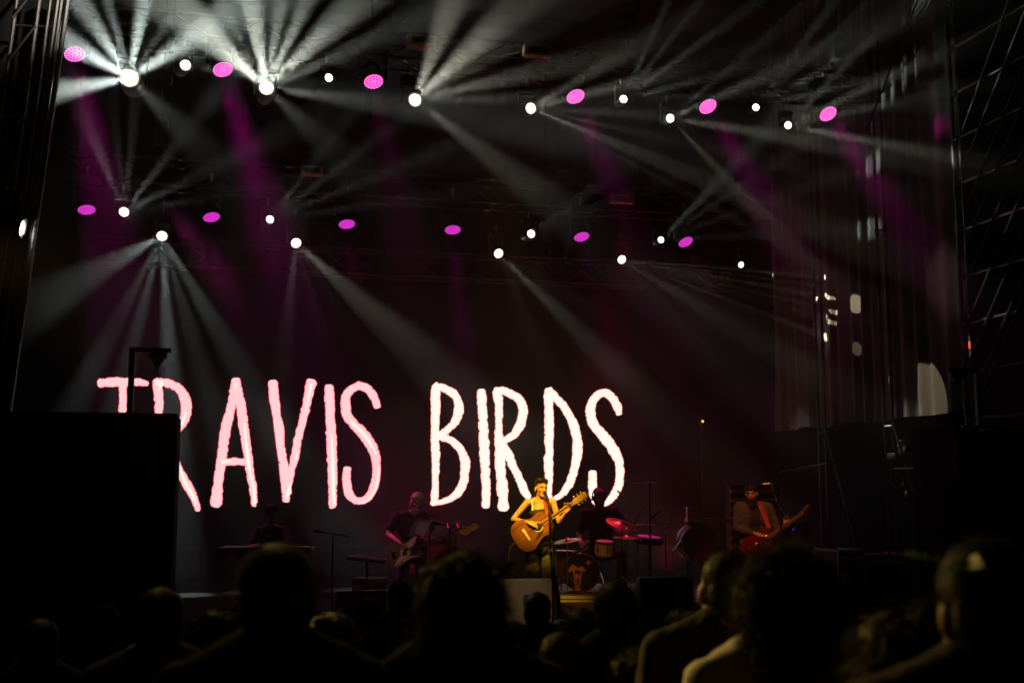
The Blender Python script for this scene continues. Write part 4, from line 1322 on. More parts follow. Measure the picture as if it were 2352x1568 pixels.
# ------------------------------------------------------------------ bass player with music stand
def bassist():
    RH = rotz(20, 18, 4)
    hc = V((.066, -.06, 1.415))
    P, q = head_prims(hc, RH, 1.0)
    neck = V((.0, .03, 1.27))
    P += [('c', V((.045, -.02, 1.36)), neck, .056, .062)]
    shl, shr = V((-.215, .02, 1.215)), V((.165, .03, 1.205))
    hip = V((.0, .10, .74))
    P += torso_prims(neck, shl, shr, hip, 1.08, 1.0)
    P += arm_prims(shl, (-.330, -.02, .985), (-.135, -.245, .865), 1.1)
    P += hand_prims((-.135, -.245, .865), (.35, -.05, -.85), (.35, .75, .1), .32, 1.05, .03, -1)
    P += arm_prims(shr, (.315, -.03, .86), (.470, -.225, .895), 1.08)
    P += hand_prims((.470, -.225, .895), (.18, .10, .8), (-.3, -.9, .2), .6, 1.0, 0, -1)
    P += leg_prims((-.11, .10, .72), (-.13, .02, .40), (-.15, .06, .08), (-.17, -.10, .035)) + leg_prims((.11, .10, .72), (.15, .02, .40), (.19, .06, .08), (.22, -.10, .035))
    body = blob('person', P, .0062, M['skin2'])
    tag(body, 'grey-bearded man in a black T-shirt bending over a bass guitar and music stand', 'person', 'the band on stage')
    m = place(body, 948, 16.1, STZ)
    eyes(body, q)
    hair(body, [('e', q(0, .012, .060), (.085, .096, .076), RH), ('e', q(0, .030, .050), (.086, .088, .080), RH), ('e', q(0, .062, .0), (.080, .06, .085), RH), ('c', q(-.07, .03, 0), q(-.075, .03, -.09), .022, .018), ('c', q(.07, .03, 0), q(.074, .03, -.09), .022, .018)], M['hair3'], .008, (.008, 50, 4), (500, (.02, .05), .0016, .3, .4), 5)
    hair(body, [('e', q(0, -.058, -.095), (.052, .045, .045), RH), ('e', q(0, -.055, -.135), (.036, .034, .040), RH)], M['hair3'], .008, (.006, 60, 6), (300, (.015, .03), .0015, .4, .4), 6, 'beard')
    T = torso_prims(V((0, .03, 1.25)), shl + V((-.005, 0, .01)), shr + V((.005, 0, .01)), hip, 1.22, 1.10)
    T += [('c', shl, V((-.295, 0, 1.07)), .078, .066), ('c', shr, V((.255, 0, 1.02)), .078, .066)]
    blob('tee_shirt', T, .010, M['tee'], body, 3, (.008, 16, 7))
    W = []
    for e, kx in ((-1, -.15), (1, .19)):
        W += [('c', V((e * .10, .10, .74)), V((e * .14, .02, .40)), .105, .078), ('c', V((e * .14, .02, .40)), V((kx, .06, .08)), .078, .07)]
    blob('trousers', W, .011, M['dark'], body, 3, (.006, 14, 8))
    for kx in (-.16, .205):
        MB().box((kx, -.03, .035), (.09, .26, .07), None, .02).build('shoe', M['black'], body)
    g = bass(m, (-.300, -.245, .690), (.946, -.06, .322), (0, -1, .12), 1.07)
    gi = PW[g.name].inverted() @ m
    ribbon('shoulder_strap', [gi @ V(p) for p in ((.155, -.22, .94), (.13, -.15, 1.08), (.10, -.08, 1.22), (.09, .03, 1.30), (-.05, .15, 1.12))], .05, M['strap'], g)
    # folding music desk with violet rims, in front of the bass
    w_ = m @ V((.27, -.55, 0))
    t = thing('music_stand', w_, 'folding music stand with violet rimmed desk before the bass player', 'music stand', rz=-YAW)
    RX = Matrix.Rotation(rad(-16), 3, 'X')

    def dk(x, z):
        return V((0, -.02, .98)) + RX @ V((x + .10 * (z / .22), 0, z))
    for x0, x1 in ((-.28, -.01), (.01, .22)):
        b = MB()
        c = (dk(x0, 0) + dk(x1, 0) + dk(x0, .22) + dk(x1, .22)) / 4
        vs = [dk(x0, 0), dk(x1, 0), dk(x1, .22), dk(x0, .22)]
        b.flat(vs)
        bmesh.ops.solidify(b.bm, geom=list(b.bm.faces), thickness=.004)
        b.build('desk_panel', M['violet'], t, False)
        for pa, pb in zip(vs, vs[1:] + vs[:1]):
            MB().tube(pa, pb, .0055, seg=6).build('desk_rim', M['violet'], t)
    MB().box(dk(-.02, .11) + V((0, -.02, 0)), (.05, .03, .09), None, .01).build('clip', M['black'], t)
    MB().tube((0, 0, .42), (0, 0, .98), .010).build('column', M['black_metal'], t)
    for k in range(3):
        a = rad(90 + 120 * k)
        MB().tube((0, 0, .42), (.33 * math.cos(a), .33 * math.sin(a), .012), .010).build('leg', M['black_metal'], t)
    ribbon('page', [dk(-.14, .02) + V((0, -.012, 0)), dk(-.14, .17) + V((0, -.012, 0))], .14, M['violet'], t)
    return m


MBASS = bassist()


# ------------------------------------------------------------------ guitarist on the right
def guitarist():
    RH = rotz(-20, 6, -2)
    hc = V((-.022, -.02, 1.535))
    P, q = head_prims(hc, RH, 1.0)
    neck = V((.02, .03, 1.39))
    P += [('c', V((.0, .0, 1.47)), neck, .056, .06)]
    shl, shr = V((-.195, .0, 1.345)), V((.215, .03, 1.345))
    hip = V((.02, .04, .86))
    P += torso_prims(neck, shl, shr, hip, 1.0, 1.0)
    P += arm_prims(shl, (-.232, -.05, 1.075), (.0, -.225, .995), 1.0)
    P += hand_prims((.0, -.225, .995), (.9, -.02, -.02), (.05, .75, -.55), .25, 1.0, .03, -1)
    P += arm_prims(shr, (.320, -.04, 1.03), (.395, -.165, 1.105), 1.0)
    P += hand_prims((.395, -.165, 1.105), (.12, .10, .8), (-.3, -.9, .2), .62, 1.0, 0, -1)
    P += leg_prims((-.09, .04, .86), (-.12, .0, .47), (-.14, .05, .08), (-.16, -.12, .035)) + leg_prims((.12, .04, .86), (.15, .0, .47), (.17, .05, .08), (.19, -.12, .035))
    body = blob('person', P, .0062, M['skin2'])
    tag(body, 'long-bearded man in an open grey shirt playing a red electric guitar', 'person', 'the band on stage')
    m = place(body, 1729, 14.8, STZ)
    eyes(body, q)
    hair(body, [('e', q(0, .010, .058), (.083, .098, .078), RH), ('e', q(0, .028, .048), (.082, .088, .080), RH), ('e', q(0, .06, .0), (.074, .055, .07), RH), ('e', q(0, .105, .075), (.036, .036, .036), RH), ('c', q(-.068, .03, .02), q(-.070, .01, -.04), .018, .012), ('c', q(.068, .03, .02), q(.07, .01, -.04), .018, .012)], M['hair'], .008, (.005, 50, 4), (350, (.015, .03), .0015, .2, .4), 5)
    hair(body, [('e', q(0, -.060, -.090), (.054, .046, .045), RH), ('e', q(0, -.062, -.150), (.044, .038, .065), RH), ('c', q(-.06, -.02, -.05), q(-.03, -.06, -.11), .022, .03), ('c', q(.06, -.02, -.05), q(.03, -.06, -.11), .022, .03)], M['beard'], .008, (.008, 50, 6), (400, (.015, .04), .0015, .4, .4), 6, 'beard')
    T = torso_prims(V((.02, .03, 1.37)), shl, shr, hip, 1.06, 1.0)
    blob('under_shirt', T, .010, M['tee'], body, 3, (.006, 16, 2))
    for e, sh, el, wr in ((-1, shl, V((-.232, -.05, 1.075)), V((-.04, -.20, 1.005))), (1, shr, V((.320, -.04, 1.03)), V((.375, -.14, 1.085)))):
        Q = [('e', V((e * .125 + .02, .015, 1.22)), (.105, .135, .19)), ('e', V((e * .125 + .02, .03, .99)), (.10, .135, .20)), ('c', V((e * .10 + .02, .03, 1.375)), sh, .06, .068),
             ('c', sh, el, .072, .058), ('c', el, el.lerp(wr, .85), .058, .044), ('e', V((e * .10 + .02, .09, 1.15)), (.12, .06, .25))]
        blob('open_shirt', Q, .010, M['denim'], body, 3, (.010, 18, 4 + e))
    for z in (1.235, 1.16, 1.08):
        MB().ball((-.07, -.118, z), .0075, 8).build('button', M['chrome'], body)
    W = []
    for e, kx in ((-1, -.14), (1, .17)):
        W += [('c', V((.02 + e * .09, .04, .86)), V((.015 + e * .13, .0, .47)), .10, .075), ('c', V((.015 + e * .13, .0, .47)), V((kx, .05, .08)), .075, .065)]
    blob('trousers', W, .011, M['dark'], body, 3, (.006, 14, 8))
    for kx in (-.15, .18):
        MB().box((kx, -.04, .035), (.09, .26, .07), None, .02).build('shoe', M['black'], body)
    g = single_cut(m, (-.168, -.22, .735), (.81, -.07, .582), (-.10, -1, .12), 1.08)
    gi = PW[g.name].inverted() @ m
    ribbon('shoulder_strap', [gi @ V(p) for p in ((.16, -.21, 1.085), (.135, -.165, 1.18), (.10, -.115, 1.30), (.075, -.04, 1.415), (.06, .07, 1.41), (.0, .15, 1.25))], .055, M['strap'], g)
    # microphone and stand to his right
    st = m @ V((.26, -.50, 0))
    t = thing('microphone_stand', st, 'boom microphone stand before the bearded guitar player', 'microphone stand', 'microphone stands on stage')
    mm = PW[t.name].inverted() @ m
    f, j, mic = V((.26, -.50, 0)), V((.255, -.45, 1.30)), V((.09, -.16, 1.66))
    for k in range(3):
        a = rad(90 + 120 * k)
        MB().tube(mm @ V((f.x, f.y, .20)), mm @ V((f.x + .3 * math.cos(a), f.y + .3 * math.sin(a), .012)), .009).build('leg', M['black_metal'], t)
    MB().tube(mm @ V((f.x, f.y, .19)), mm @ j, .011).build('pole', M['black_metal'], t)
    MB().tube(mm @ (j + V((.05, -.10, -.06))), mm @ (j + V((-.02, .06, .12))), .008).build('boom', M['black_metal'], t)
    MB().tube(mm @ (j + V((-.02, .06, .12))), mm @ V((.20, -.22, 1.66)), .007).build('boom_arm', M['black_metal'], t)
    MB().tube(mm @ V((.20, -.22, 1.668)), mm @ V((.10, -.19, 1.655)), .013, .018).build('microphone', M['chrome'], t)
    MB().ball(mm @ V((.085, -.186, 1.653)), .024, 12).build('grille', M['steel'], t)
    return m


MGUI = guitarist()


# ------------------------------------------------------------------ drummer and drums
DX = at(1380, 1200, 17.2).x
DR = Matrix.Translation((DX, 17.2, 0)) @ Matrix.Rotation(-YAW, 4, 'Z')
RZ = 0.10   # riser height above the stage


def dpt(px, py, dist):
    return at_d(px, py, dist)


t = thing('drum_riser', DR @ V((0.1, -.55, STZ)), 'low wide riser under the drum kit with a pale front edge', 'riser', rz=-YAW)
MB().span((-1.15, -.35, 0), (1.35, 1.7, RZ - .02)).build('plinth', M['deck'], t, False)
for i in range(4):
    MB().span((-1.15 + i * .625 + .004, -.36, RZ - .02), (-1.15 + (i + 1) * .625 - .004, 1.7, RZ)).build('deck_board', M['black'], t, False)
MB().span((-1.15, -.385, RZ - .055), (1.35, -.361, RZ - .01)).build('edge_strip', M['alu'], t, False)
MB().span((-1.15, -.375, 0.0), (1.35, -.361, .03)).build('edge_strip', M['alu'], t, False)
Z0 = STZ + RZ


def drum(name, c, axis, r, h, shell, head, label, lugs=8, rim=M['chrome'], legs=0):
    t = thing(name, c, label, 'drum')
    ax = V(axis).normalized()
    q = ax.to_track_quat('Z', 'Y').to_matrix()
    MB().lathe([(r * .9, -h / 2), (r, -h / 2), (r, h / 2), (r * .9, h / 2)], axis=ax, seg=36).build('shell', shell, t)
    MB().lathe([(0, h / 2 + .004), (r * .97, h / 2 + .003)], axis=ax, seg=36).build('head', head, t)
    MB().lathe([(0, -h / 2 - .004), (r * .97, -h / 2 - .003)], axis=ax, seg=36).build('head', head, t)
    for s in (-1, 1):
        MB().lathe([(r * .975, s * h / 2 + .008), (r * 1.03, s * h / 2 + .010), (r * 1.035, s * h / 2 - .018 * s), (r * 1.005, s * h / 2 - .018 * s)], axis=ax, seg=36).build('hoop', rim, t)
    for k in range(lugs):
        a = 2 * math.pi * (k + .5) / lugs
        p = q @ V((math.cos(a) * (r + .012), math.sin(a) * (r + .012), 0))
        b = MB()
        b.tube(p - ax * h * .42, p + ax * h * .42, .0045, seg=6)
        b.box(p, (.02, .02, min(.07, h * .45)), q, .004)
        b.build('lug', M['chrome'], t)
    for k in range(legs):
        a = rad(100 + 120 * k)
        p = V((math.cos(a) * (r + .02), math.sin(a) * (r + .02), 0))
        MB().tube(p + V((0, 0, .1)), (p.x, p.y, Z0 - c[2]), .009).build('leg', M['chrome'], t)
    return t


# bass drum: front head square to the crowd
c = dpt(1335, 1322, 17.2)
c.z = Z0 + .285
fwd = V((-math.sin(YAW), -math.cos(YAW), 0))
kick = drum('bass_drum', c + V((math.sin(YAW), math.cos(YAW), 0)) * .21, fwd, .27, .42, M['shellred'], M['dhblack'], 'bass drum whose black front head carries an amber mushroom emblem and star', 10, M['shellred'])
KM = PW[kick.name].inverted() @ Matrix.Translation(c) @ Matrix((V((math.cos(YAW), -math.sin(YAW), 0)), V((0, 0, 1)), fwd)).transposed().to_4x4()
b = MB()


def cr(u, v):
    "emblem coordinates measured on the photograph's drum head: centre (380, 1228), radius 205"
    return ((u - 380) / 205 * .262, -(v - 1228) / 205 * .262)


def emb(pts, z=.0085):
    b.prism([cr(*p) for p in pts], z, z + .0012, KM)


emb([(228, 1215), (238, 1185), (270, 1142), (292, 1138), (318, 1152), (345, 1178), (352, 1195), (340, 1206), (312, 1200), (300, 1210), (262, 1218), (240, 1224)])
emb([(345, 1196), (352, 1172), (372, 1156), (392, 1156), (410, 1174), (432, 1206), (430, 1214), (400, 1212), (372, 1210), (352, 1206)], .0100)
emb([(286, 1210), (305, 1204), (306, 1250), (312, 1285), (300, 1288), (294, 1260)])
emb([(372, 1206), (388, 1208), (382, 1255), (378, 1290), (366, 1286), (370, 1250)])
emb([(292, 1278), (312, 1262), (316, 1242), (330, 1234), (342, 1238), (354, 1256), (370, 1262), (382, 1280), (366, 1290), (340, 1288), (316, 1292), (296, 1290)], .0115)
emb([(300, 1290), (312, 1290), (318, 1350), (326, 1404), (298, 1420), (306, 1396), (306, 1340)])
emb([(324, 1292), (334, 1292), (330, 1350), (342, 1404), (330, 1416), (324, 1400), (322, 1340)])
emb([(362, 1288), (378, 1288), (366, 1350), (360, 1396), (378, 1424), (348, 1424), (346, 1370)])
emb([(298, 1418), (326, 1404), (344, 1404), (362, 1404), (378, 1426), (340, 1428)], .0100)
emb([(462, 1078), (470, 1104), (500, 1110), (472, 1122), (466, 1158), (456, 1124), (424, 1116), (454, 1104)])
b.build('emblem', M['logo'], kick, False)
for s in (-1, 1):
    p0 = PW[kick.name].inverted() @ (c + V((math.cos(YAW), -math.sin(YAW), 0)) * s * .26 + V((0, .1, -.08)))
    p1 = PW[kick.name].inverted() @ (c + V((math.cos(YAW), -math.sin(YAW), 0)) * s * .40 + V((0, -.05, -.28)))
    MB().tube(p0, p1, .011).build('spur', M['chrome'], kick)

c = dpt(1388, 1259, 17.1)
drum('rack_tom', c, (-.15 * 0, -.16, 1), .130, .205, M['shell'], M['drumhead'], 'pale sparkle tom mounted just above the mushroom bass drum', 6)
c = dpt(1302, 1296, 17.4)
c.z = Z0 + .40
drum('floor_tom', c, (0, 0, 1), .165, .37, M['shellred'], M['drumhead'], 'deep dark red floor tom on legs between the singer and the bass drum', 8, legs=3)
c = dpt(1489, 1240, 17.5)
drum('snare_drum', c, (.05, -.12, 1), .205, .10, M['black'], M['drumhead'], 'black shallow drum with chrome hoop at the outer end of the kit', 10)


def stand(px, py, dist, label, h0=0.0, boom=None, name='cymbal_stand', cat='stand'):
    p = dpt(px, py, dist)
    t = thing(name, (p.x, p.y, Z0), label, cat, 'chrome stands of the drum kit')
    h = p.z - Z0
    MB().tube((0, 0, .12), (0, 0, h * .6), .014).build('lower_tube', M['chrome'], t)
    MB().tube((0, 0, h * .6), (0, 0, h), .009).build('upper_tube', M['chrome'], t)
    MB().tube((0, 0, h * .58), (0, 0, h * .63), .022).build('clamp', M['chrome'], t)
    for k in range(3):
        a = rad(75 + 120 * k)
        MB().tube((0, 0, .26), (.26 * math.cos(a), .26 * math.sin(a), .015), .009).build('leg', M['chrome'], t)
    return t, h


def cymbal(px, py, dist, r, tilt, label):
    p = dpt(px, py, dist)
    t = thing('cymbal', p, label, 'cymbal', 'bronze cymbals')
    ax = Matrix.Rotation(-YAW, 3, 'Z') @ V(tilt)
    MB().lathe([(.004, .030), (.020, .028), (.040, .012), (.046, .008), (r * .6, -.004), (r, -.016), (r, -.018), (r * .6, -.007), (.04, .004), (0.004, .02)], axis=ax, seg=40).build('plate', M['cymbal'], t)
    MB().tube((0, 0, .03), V(ax) * .06, .006).build('wing_nut', M['chrome'], t)
    MB().lathe([(.0, .034), (.014, .034), (.014, .028), (0, .028)], axis=ax, seg=12).build('felt', M['black'], t)


cymbal(1427, 1201, 16.95, .225, (.30, -.34, 1), 'ride cymbal tilted towards the crowd beside the drummer, catching red light')
cymbal(1439, 1232, 17.3, .205, (.02, -.05, 1), 'nearly level hi-hat pair of cymbals below the tilted ride')
cymbal(1303, 1239, 17.2, .215, (-.16, -.10, 1), 'dim crash cymbal at the singer side of the kit')
stand(1427, 1203, 16.97, 'chrome stand holding the tilted ride cymbal')
stand(1439, 1234, 17.31, 'chrome stand holding the level hi-hat')
stand(1303, 1241, 17.21, 'chrome stand holding the crash beside the singer')
t, h = stand(1490, 1245, 17.5, 'chrome snare stand under the shallow black drum')
t, h = stand(1490, 1183, 17.6, 'chrome boom stand with a level bar at the outer side of the kit')
RM = Matrix.Rotation(-YAW, 3, 'Z')
MB().tube(RM @ V((-.42, 0, h - .14)), RM @ V((.36, 0, h - .12)), .011).build('boom', M['chrome'], t)
MB().tube(RM @ V((-.28, 0, h - .22)), RM @ V((-.08, 0, h + .12)), .014).build('microphone', M['chrome'], t)
MB().tube(RM @ V((.30, .1, h - .25)), RM @ V((.36, .1, h + .05)), .012).build('microphone', M['black_metal'], t)
p = dpt(1495, 1330, 16.6)
t = thing('microphone_stand', (p.x, p.y, STZ), 'tall black T-shaped overhead microphone stand beside the drums', 'microphone stand', 'microphone stands on stage', rz=-YAW)
h = dpt(1495, 1107, 16.6).z - STZ
MB().tube((0, 0, 0.02), (0, 0, h), .012).build('pole', M['black_metal'], t)
MB().tube((-.37, 0, h), (.10, 0, h + .012), .011).build('crossbar', M['chrome'], t)
MB().lathe([(0, .03), (.13, .02), (.13, 0), (0, 0)], seg=18).build('round_base', M['black_metal'], t)
MB().tube((-.46, 0, h - .12), (-.40, 0, h - .16), .012).build('microphone', M['chrome'], t)
MB().tube((-.40, 0, h - .16), (-.26, 0, h - .19), .008).build('clip', M['chrome'], t)

for (px, py, dd, lab, lean) in ((1463, 1188, 17.0, 'small clip microphone on a slim stand left of the level bar', .22), (1527, 1196, 17.2, 'slim chrome microphone stand at the far edge of the drum kit', -.16), (1545, 1238, 17.6, 'low chrome percussion stand beyond the black drum', .12)):
    p = dpt(px, py, dd)
    t = thing('microphone_stand', (p.x, p.y, Z0 if px < 1530 else STZ), lab, 'microphone stand', 'microphone stands on stage')
    h = p.z - t.location.z
    MB().tube((0, 0, .16), (0, 0, h * .8), .010).build('pole', M['chrome'], t)
    MB().tube((0, 0, h * .78), (lean, -.05, h), .007).build('boom', M['chrome'], t)
    MB().tube((lean, -.05, h), (lean * 1.5, -.08, h + .10), .016, .020).build('microphone', M['chrome'], t)
    for k in range(3):
        a = rad(40 + 120 * k)
        MB().tube((0, 0, .17), (.24 * math.cos(a), .24 * math.sin(a), .012), .008).build('leg', M['chrome'], t)


def drummer():
    RH = rotz(4, 8, 0)
    hc = V((-.030, -.02, 1.470))
    P, q = head_prims(hc, RH, 1.02)
    neck = V((-.01, .04, 1.30))
    P += [('c', V((-.02, .02, 1.40)), neck, .06, .066)]
    shl, shr = V((-.230, .05, 1.225)), V((.225, .05, 1.250))
    hip = V((0, .12, .70))
    P += torso_prims(neck, shl, shr, hip, 1.15, 1.0)
    P += arm_prims(shl, (-.340, -.02, .93), (-.325, -.30, .78), 1.15)
    P += hand_prims((-.325, -.30, .78), (.15, -.9, -.15), (.9, .0, -.3), .9, 1.05, 0, -1)
    P += arm_prims(shr, (.395, -.03, .99), (.285, -.30, .965), 1.15)
    P += hand_prims((.285, -.30, .965), (-.5, -.75, .05), (-.5, .3, -.7), .9, 1.05, 0, 1)
    P += leg_prims((-.11, .10, .66), (-.26, -.36, .62), (-.28, -.42, .19), (-.30, -.60, .135)) + leg_prims((.11, .10, .66), (.28, -.34, .62), (.30, -.42, .19), (.32, -.60, .135))
    body = blob('person', P, .0065, M['skin2'])
    tag(body, 'seated drummer in a striped cap with headphones and dark beard', 'person', 'the band on stage')
    m = place(body, 1380, 17.35, STZ)
    eyes(body, q)
    hair(body, [('e', q(0, -.060, -.085), (.058, .048, .050), RH), ('e', q(0, -.060, -.150), (.050, .042, .070), RH), ('c', q(-.066, -.01, -.03), q(-.035, -.06, -.11), .022, .032), ('c', q(.066, -.01, -.03), q(.035, -.06, -.11), .022, .032)], M['beard'], .008, (.008, 50, 6), (400, (.015, .04), .0015, .4, .4), 6, 'beard')
    blob('cap', [('e', q(0, .012, .070), (.084, .100, .070), RH), ('e', q(0, .012, .050), (.085, .101, .035), RH)], .006, M['stripe'], body, 2)
    b = MB()
    for k in range(-4, 5):
        a = k * .3
        b.box(q(.0835 * math.sin(a), .012 - .0995 * math.cos(a), .062), (.005, .004, .055), RH @ Matrix.Rotation(a, 3, 'Z'))
    b.build('cap_stripe_set', M['dark'], body, False)
    MB().prism([(-.075, -.04), (.075, -.04), (.06, -.115), (0, -.135), (-.06, -.115)], 0, .008, Matrix.Translation(q(0, -.0, .036)) @ RH.to_4x4() @ Matrix.Rotation(rad(8), 4, 'X')).build('visor', M['dark'], body)
    for e in (-1, 1):
        MB().lathe([(0, .018), (.034, .016), (.040, 0), (.038, -.014), (0, -.014)], q(e * .092, .01, -.012), RH @ V((e, 0, 0)), 18).build('ear_cup', M['black'], body)
    b = MB()
    pts = [q(.100 * math.sin(a), .012, .030 + .120 * math.cos(a)) for a in [rad(-95 + 19 * k) for k in range(11)]]
    b.path(pts, .008)
    b.build('headband', M['black'], body)
    T = torso_prims(V((-.01, .04, 1.285)), shl, shr, hip, 1.28, 1.05)
    T += [('c', shl, V((-.315, -.01, 1.00)), .084, .072), ('c', shr, V((.36, -.01, 1.06)), .084, .072)]
    blob('shirt', T, .011, M['tee'], body, 3, (.009, 16, 7))
    W = []
    for e in (-1, 1):
        W += [('c', V((e * .11, .10, .66)), V((e * .27, -.35, .62)), .105, .082), ('c', V((e * .27, -.35, .62)), V((e * .29, -.42, .20)), .08, .07)]
    blob('trousers', W, .011, M['dark'], body, 3, (.006, 14, 8))
    for e in (-1, 1):
        MB().box((e * .30, -.50, .135), (.09, .27, .07), None, .02).build('shoe', M['black'], body)
    for (a, c_) in ((V((.235, -.39, .965)), V((.03, -.62, 1.07))), (V((-.30, -.39, .77)), V((-.24, -.72, .84)))):
        s = thing('drumstick', m @ a, 'wooden drumstick in the drummer\'s hand over the ' + ('pale tom' if a.x > 0 else 'floor tom'), 'drumstick', 'the pair of drumsticks', rz=-YAW)
        d = c_ - a
        MB().tube(-d * .25, d, .009, .006).build('shaft', M['maple'], s)
        MB().ball(d * 1.02, .009, 8).build('tip', M['maple'], s)
    s = thing('drum_stool', m @ V((0, .14, RZ)), 'round padded stool under the drummer', 'stool')
    MB().lathe([(0, .50), (.17, .49), (.19, .46), (.18, .42), (0, .41)], seg=24).build('seat', M['black'], s)
    MB().tube((0, 0, .2), (0, 0, .42), .022).build('column', M['chrome'], s)
    for k in range(3):
        a = rad(30 + 120 * k)
        MB().tube((0, 0, .25), (.24 * math.cos(a), .24 * math.sin(a), .012), .012).build('leg', M['chrome'], s)
    return m


drummer()


# ------------------------------------------------------------------ keyboard player, barely lit
def keyboardist():
    RH = rotz(26, 16, 0)
    hc = V((0, -.05, 1.245))
    P, q = head_prims(hc, RH, 1.0)
    neck = V((-.03, .03, 1.08))
    P += [('c', V((-.02, -.01, 1.17)), neck, .056, .062)]
    shl, shr, hip = V((-.21, .04, 1.02)), V((.17, .05, 1.02)), V((-.02, .18, .60))
    P += torso_prims(neck, shl, shr, hip, 1.05, 1.0)
    P += arm_prims(shl, (-.26, -.10, .80), (-.12, -.40, .84)) + hand_prims((-.12, -.40, .84), (.2, -.9, -.1), (0, -.1, -1), .35, 1, .05, -1)
    P += arm_prims(shr, (.26, -.10, .80), (.16, -.40, .84)) + hand_prims((.16, -.40, .84), (-.1, -.9, -.1), (0, -.1, -1), .35, 1, .05, 1)
    P += leg_prims((-.11, .16, .58), (-.14, -.24, .54), (-.15, -.22, .09), (-.16, -.40, .035)) + leg_prims((.09, .16, .58), (.12, -.24, .54), (.13, -.22, .09), (.14, -.40, .035))
    body = blob('person', P, .007, M['skin2'])
    tag(body, 'keyboard player in the dark at the side of the stage, head bent, rim-lit hair', 'person', 'the band on stage')
    m = place(body, 628, 16.9, STZ)
    eyes(body, q)
    hair(body, [('e', q(0, .025, .055), (.090, .100, .085), RH), ('e', q(0, .06, .0), (.082, .06, .075), RH)], M['hair2'], .008, (.014, 50, 4), (900, (.02, .04), .0016, 0, .6), 5)
    T = torso_prims(V((-.03, .03, 1.06)), shl, shr, hip, 1.16, 1.05) + [('c', shl, V((-.245, -.06, .86)), .066, .06), ('c', shr, V((.235, -.06, .86)), .066, .06)]
    blob('shirt', T, .011, M['dark'], body, 3, (.008, 16, 7))
    W = []
    for e in (-1, 1):
        W += [('c', V((e * .10 - .01, .16, .58)), V((e * .13 - .01, -.24, .54)), .10, .075), ('c', V((e * .13 - .01, -.24, .54)), V((e * .14 - .01, -.22, .10)), .075, .065)]
    blob('trousers', W, .012, M['dark'], body)
    s = thing('keyboard_stool', m @ V((-.01, .20, 0)), 'padded stool under the keyboard player', 'stool')
    MB().box((0, 0, .44), (.40, .32, .07), None, .02).build('seat', M['black'], s)
    for e in (-1, 1):
        MB().tube((e * .16, -.13, .01), (-e * .16, -.13, .41), .012).build('leg', M['black_metal'], s)
        MB().tube((e * .16, .13, .01), (-e * .16, .13, .41), .012).build('leg', M['black_metal'], s)
    k = thing('keyboard', m @ V((.05, -.62, 0)), 'stage keyboard on a crossed stand in front of the seated player', 'keyboard', rz=-YAW)
    MB().box((0, 0, .78), (1.25, .34, .09), None, .01).build('case', M['black'], k)
    b = MB()
    for i in range(44):
        b.box((-.55 + i * .0255, .06, .828), (.0235, .15, .012))
    b.build('key_bed', M['bone'], k, False)
    for e in (-1, 1):
        for y in (-.10, .10):
            MB().tube((e * .42, y, .01), (-e * .42, y, .735), .014).build('leg', M['black_metal'], k)
    return m


keyboardist()
p = at(843, 1284, 15.9)
k = thing('synthesizer', (p.x, p.y, STZ), 'small synthesizer on a column stand left of the bass player, magenta edge light', 'keyboard', rz=-YAW - .1)
h = p.z - STZ
MB().box((0, 0, h), (.50, .26, .05), Matrix.Rotation(rad(6), 3, 'Y'), .008).build('case', M['black'], k)
MB().box((.02, .02, h + .028), (.40, .16, .008), Matrix.Rotation(rad(6), 3, 'Y')).build('panel', M['case'], k)
for i in range(6):
    MB().lathe([(0, .018), (.010, .018), (.012, 0)], (-.16 + i * .06, -.02, h + .032), seg=10).build('knob', M['chrome'], k)
MB().tube((0, 0, .05), (0, 0, h), .018).build('column', M['black_metal'], k)
MB().box((0, 0, .02), (.5, .35, .04), None, .01).build('base', M['black_metal'], k)
MB().box((.05, 0, h * .52), (.42, .24, .16), None, .01).build('effects_box', M['case'], k)
for (px, Yq, top, lab) in ((765, 15.5, 1228, 'thin black microphone stand left of the synthesizer'), (1033, 14.9, 1210, 'short black stand with two red marks by the bass headstock')):
    p = at(px, top, Yq)
    t = thing('microphone_stand', (p.x, Yq, STZ), lab, 'microphone stand', 'microphone stands on stage')
    h = p.z - STZ
    MB().tube((0, 0, .02), (0, 0, h), .011).build('pole', M['black_metal'], t)
    MB().lathe([(0, .03), (.13, .02), (.13, 0), (0, 0)], seg=18).build('round_base', M['black_metal'], t)
    MB().tube((-.14, .0, h + .04), (.22, 0, h - .02), .009).build('boom', M['black_metal'], t)
    MB().tube((-.14, 0, h + .04), (-.25, -.02, h + .06), .016, .02).build('microphone', M['black_metal'], t)
    if px > 1000:
        for dx in (-.03, .10):
            MB().box((dx, -.012, h + .02), (.012, .008, .055), Matrix.Rotation(rad(-14), 3, 'Y')).build('pilot_light', M['pilotr'], t)
# the bass player's microphone, level before his beard
p = at(975, 1183, 15.6)
t = thing('microphone_stand', (p.x + .42, p.y, STZ), 'low microphone stand whose level boom crosses the bass player\'s beard', 'microphone stand', 'microphone stands on stage')
h = p.z - STZ
MB().tube((0, 0, .02), (0, 0, h * .8), .011).build('pole', M['black_metal'], t)
MB().lathe([(0, .03), (.13, .02), (.13, 0), (0, 0)], seg=18).build('round_base', M['black_metal'], t)
MB().tube((0, 0, h * .78), (-.25, 0, h), .008).build('boom', M['black_metal'], t)
MB().tube((-.25, 0, h), (-.50, 0, h - .012), .016, .018).build('microphone', M['chrome'], t)
MB().ball((-.51, 0, h - .012), .024, 12).build('grille', M['steel'], t)

# ------------------------------------------------------------------ floor monitors


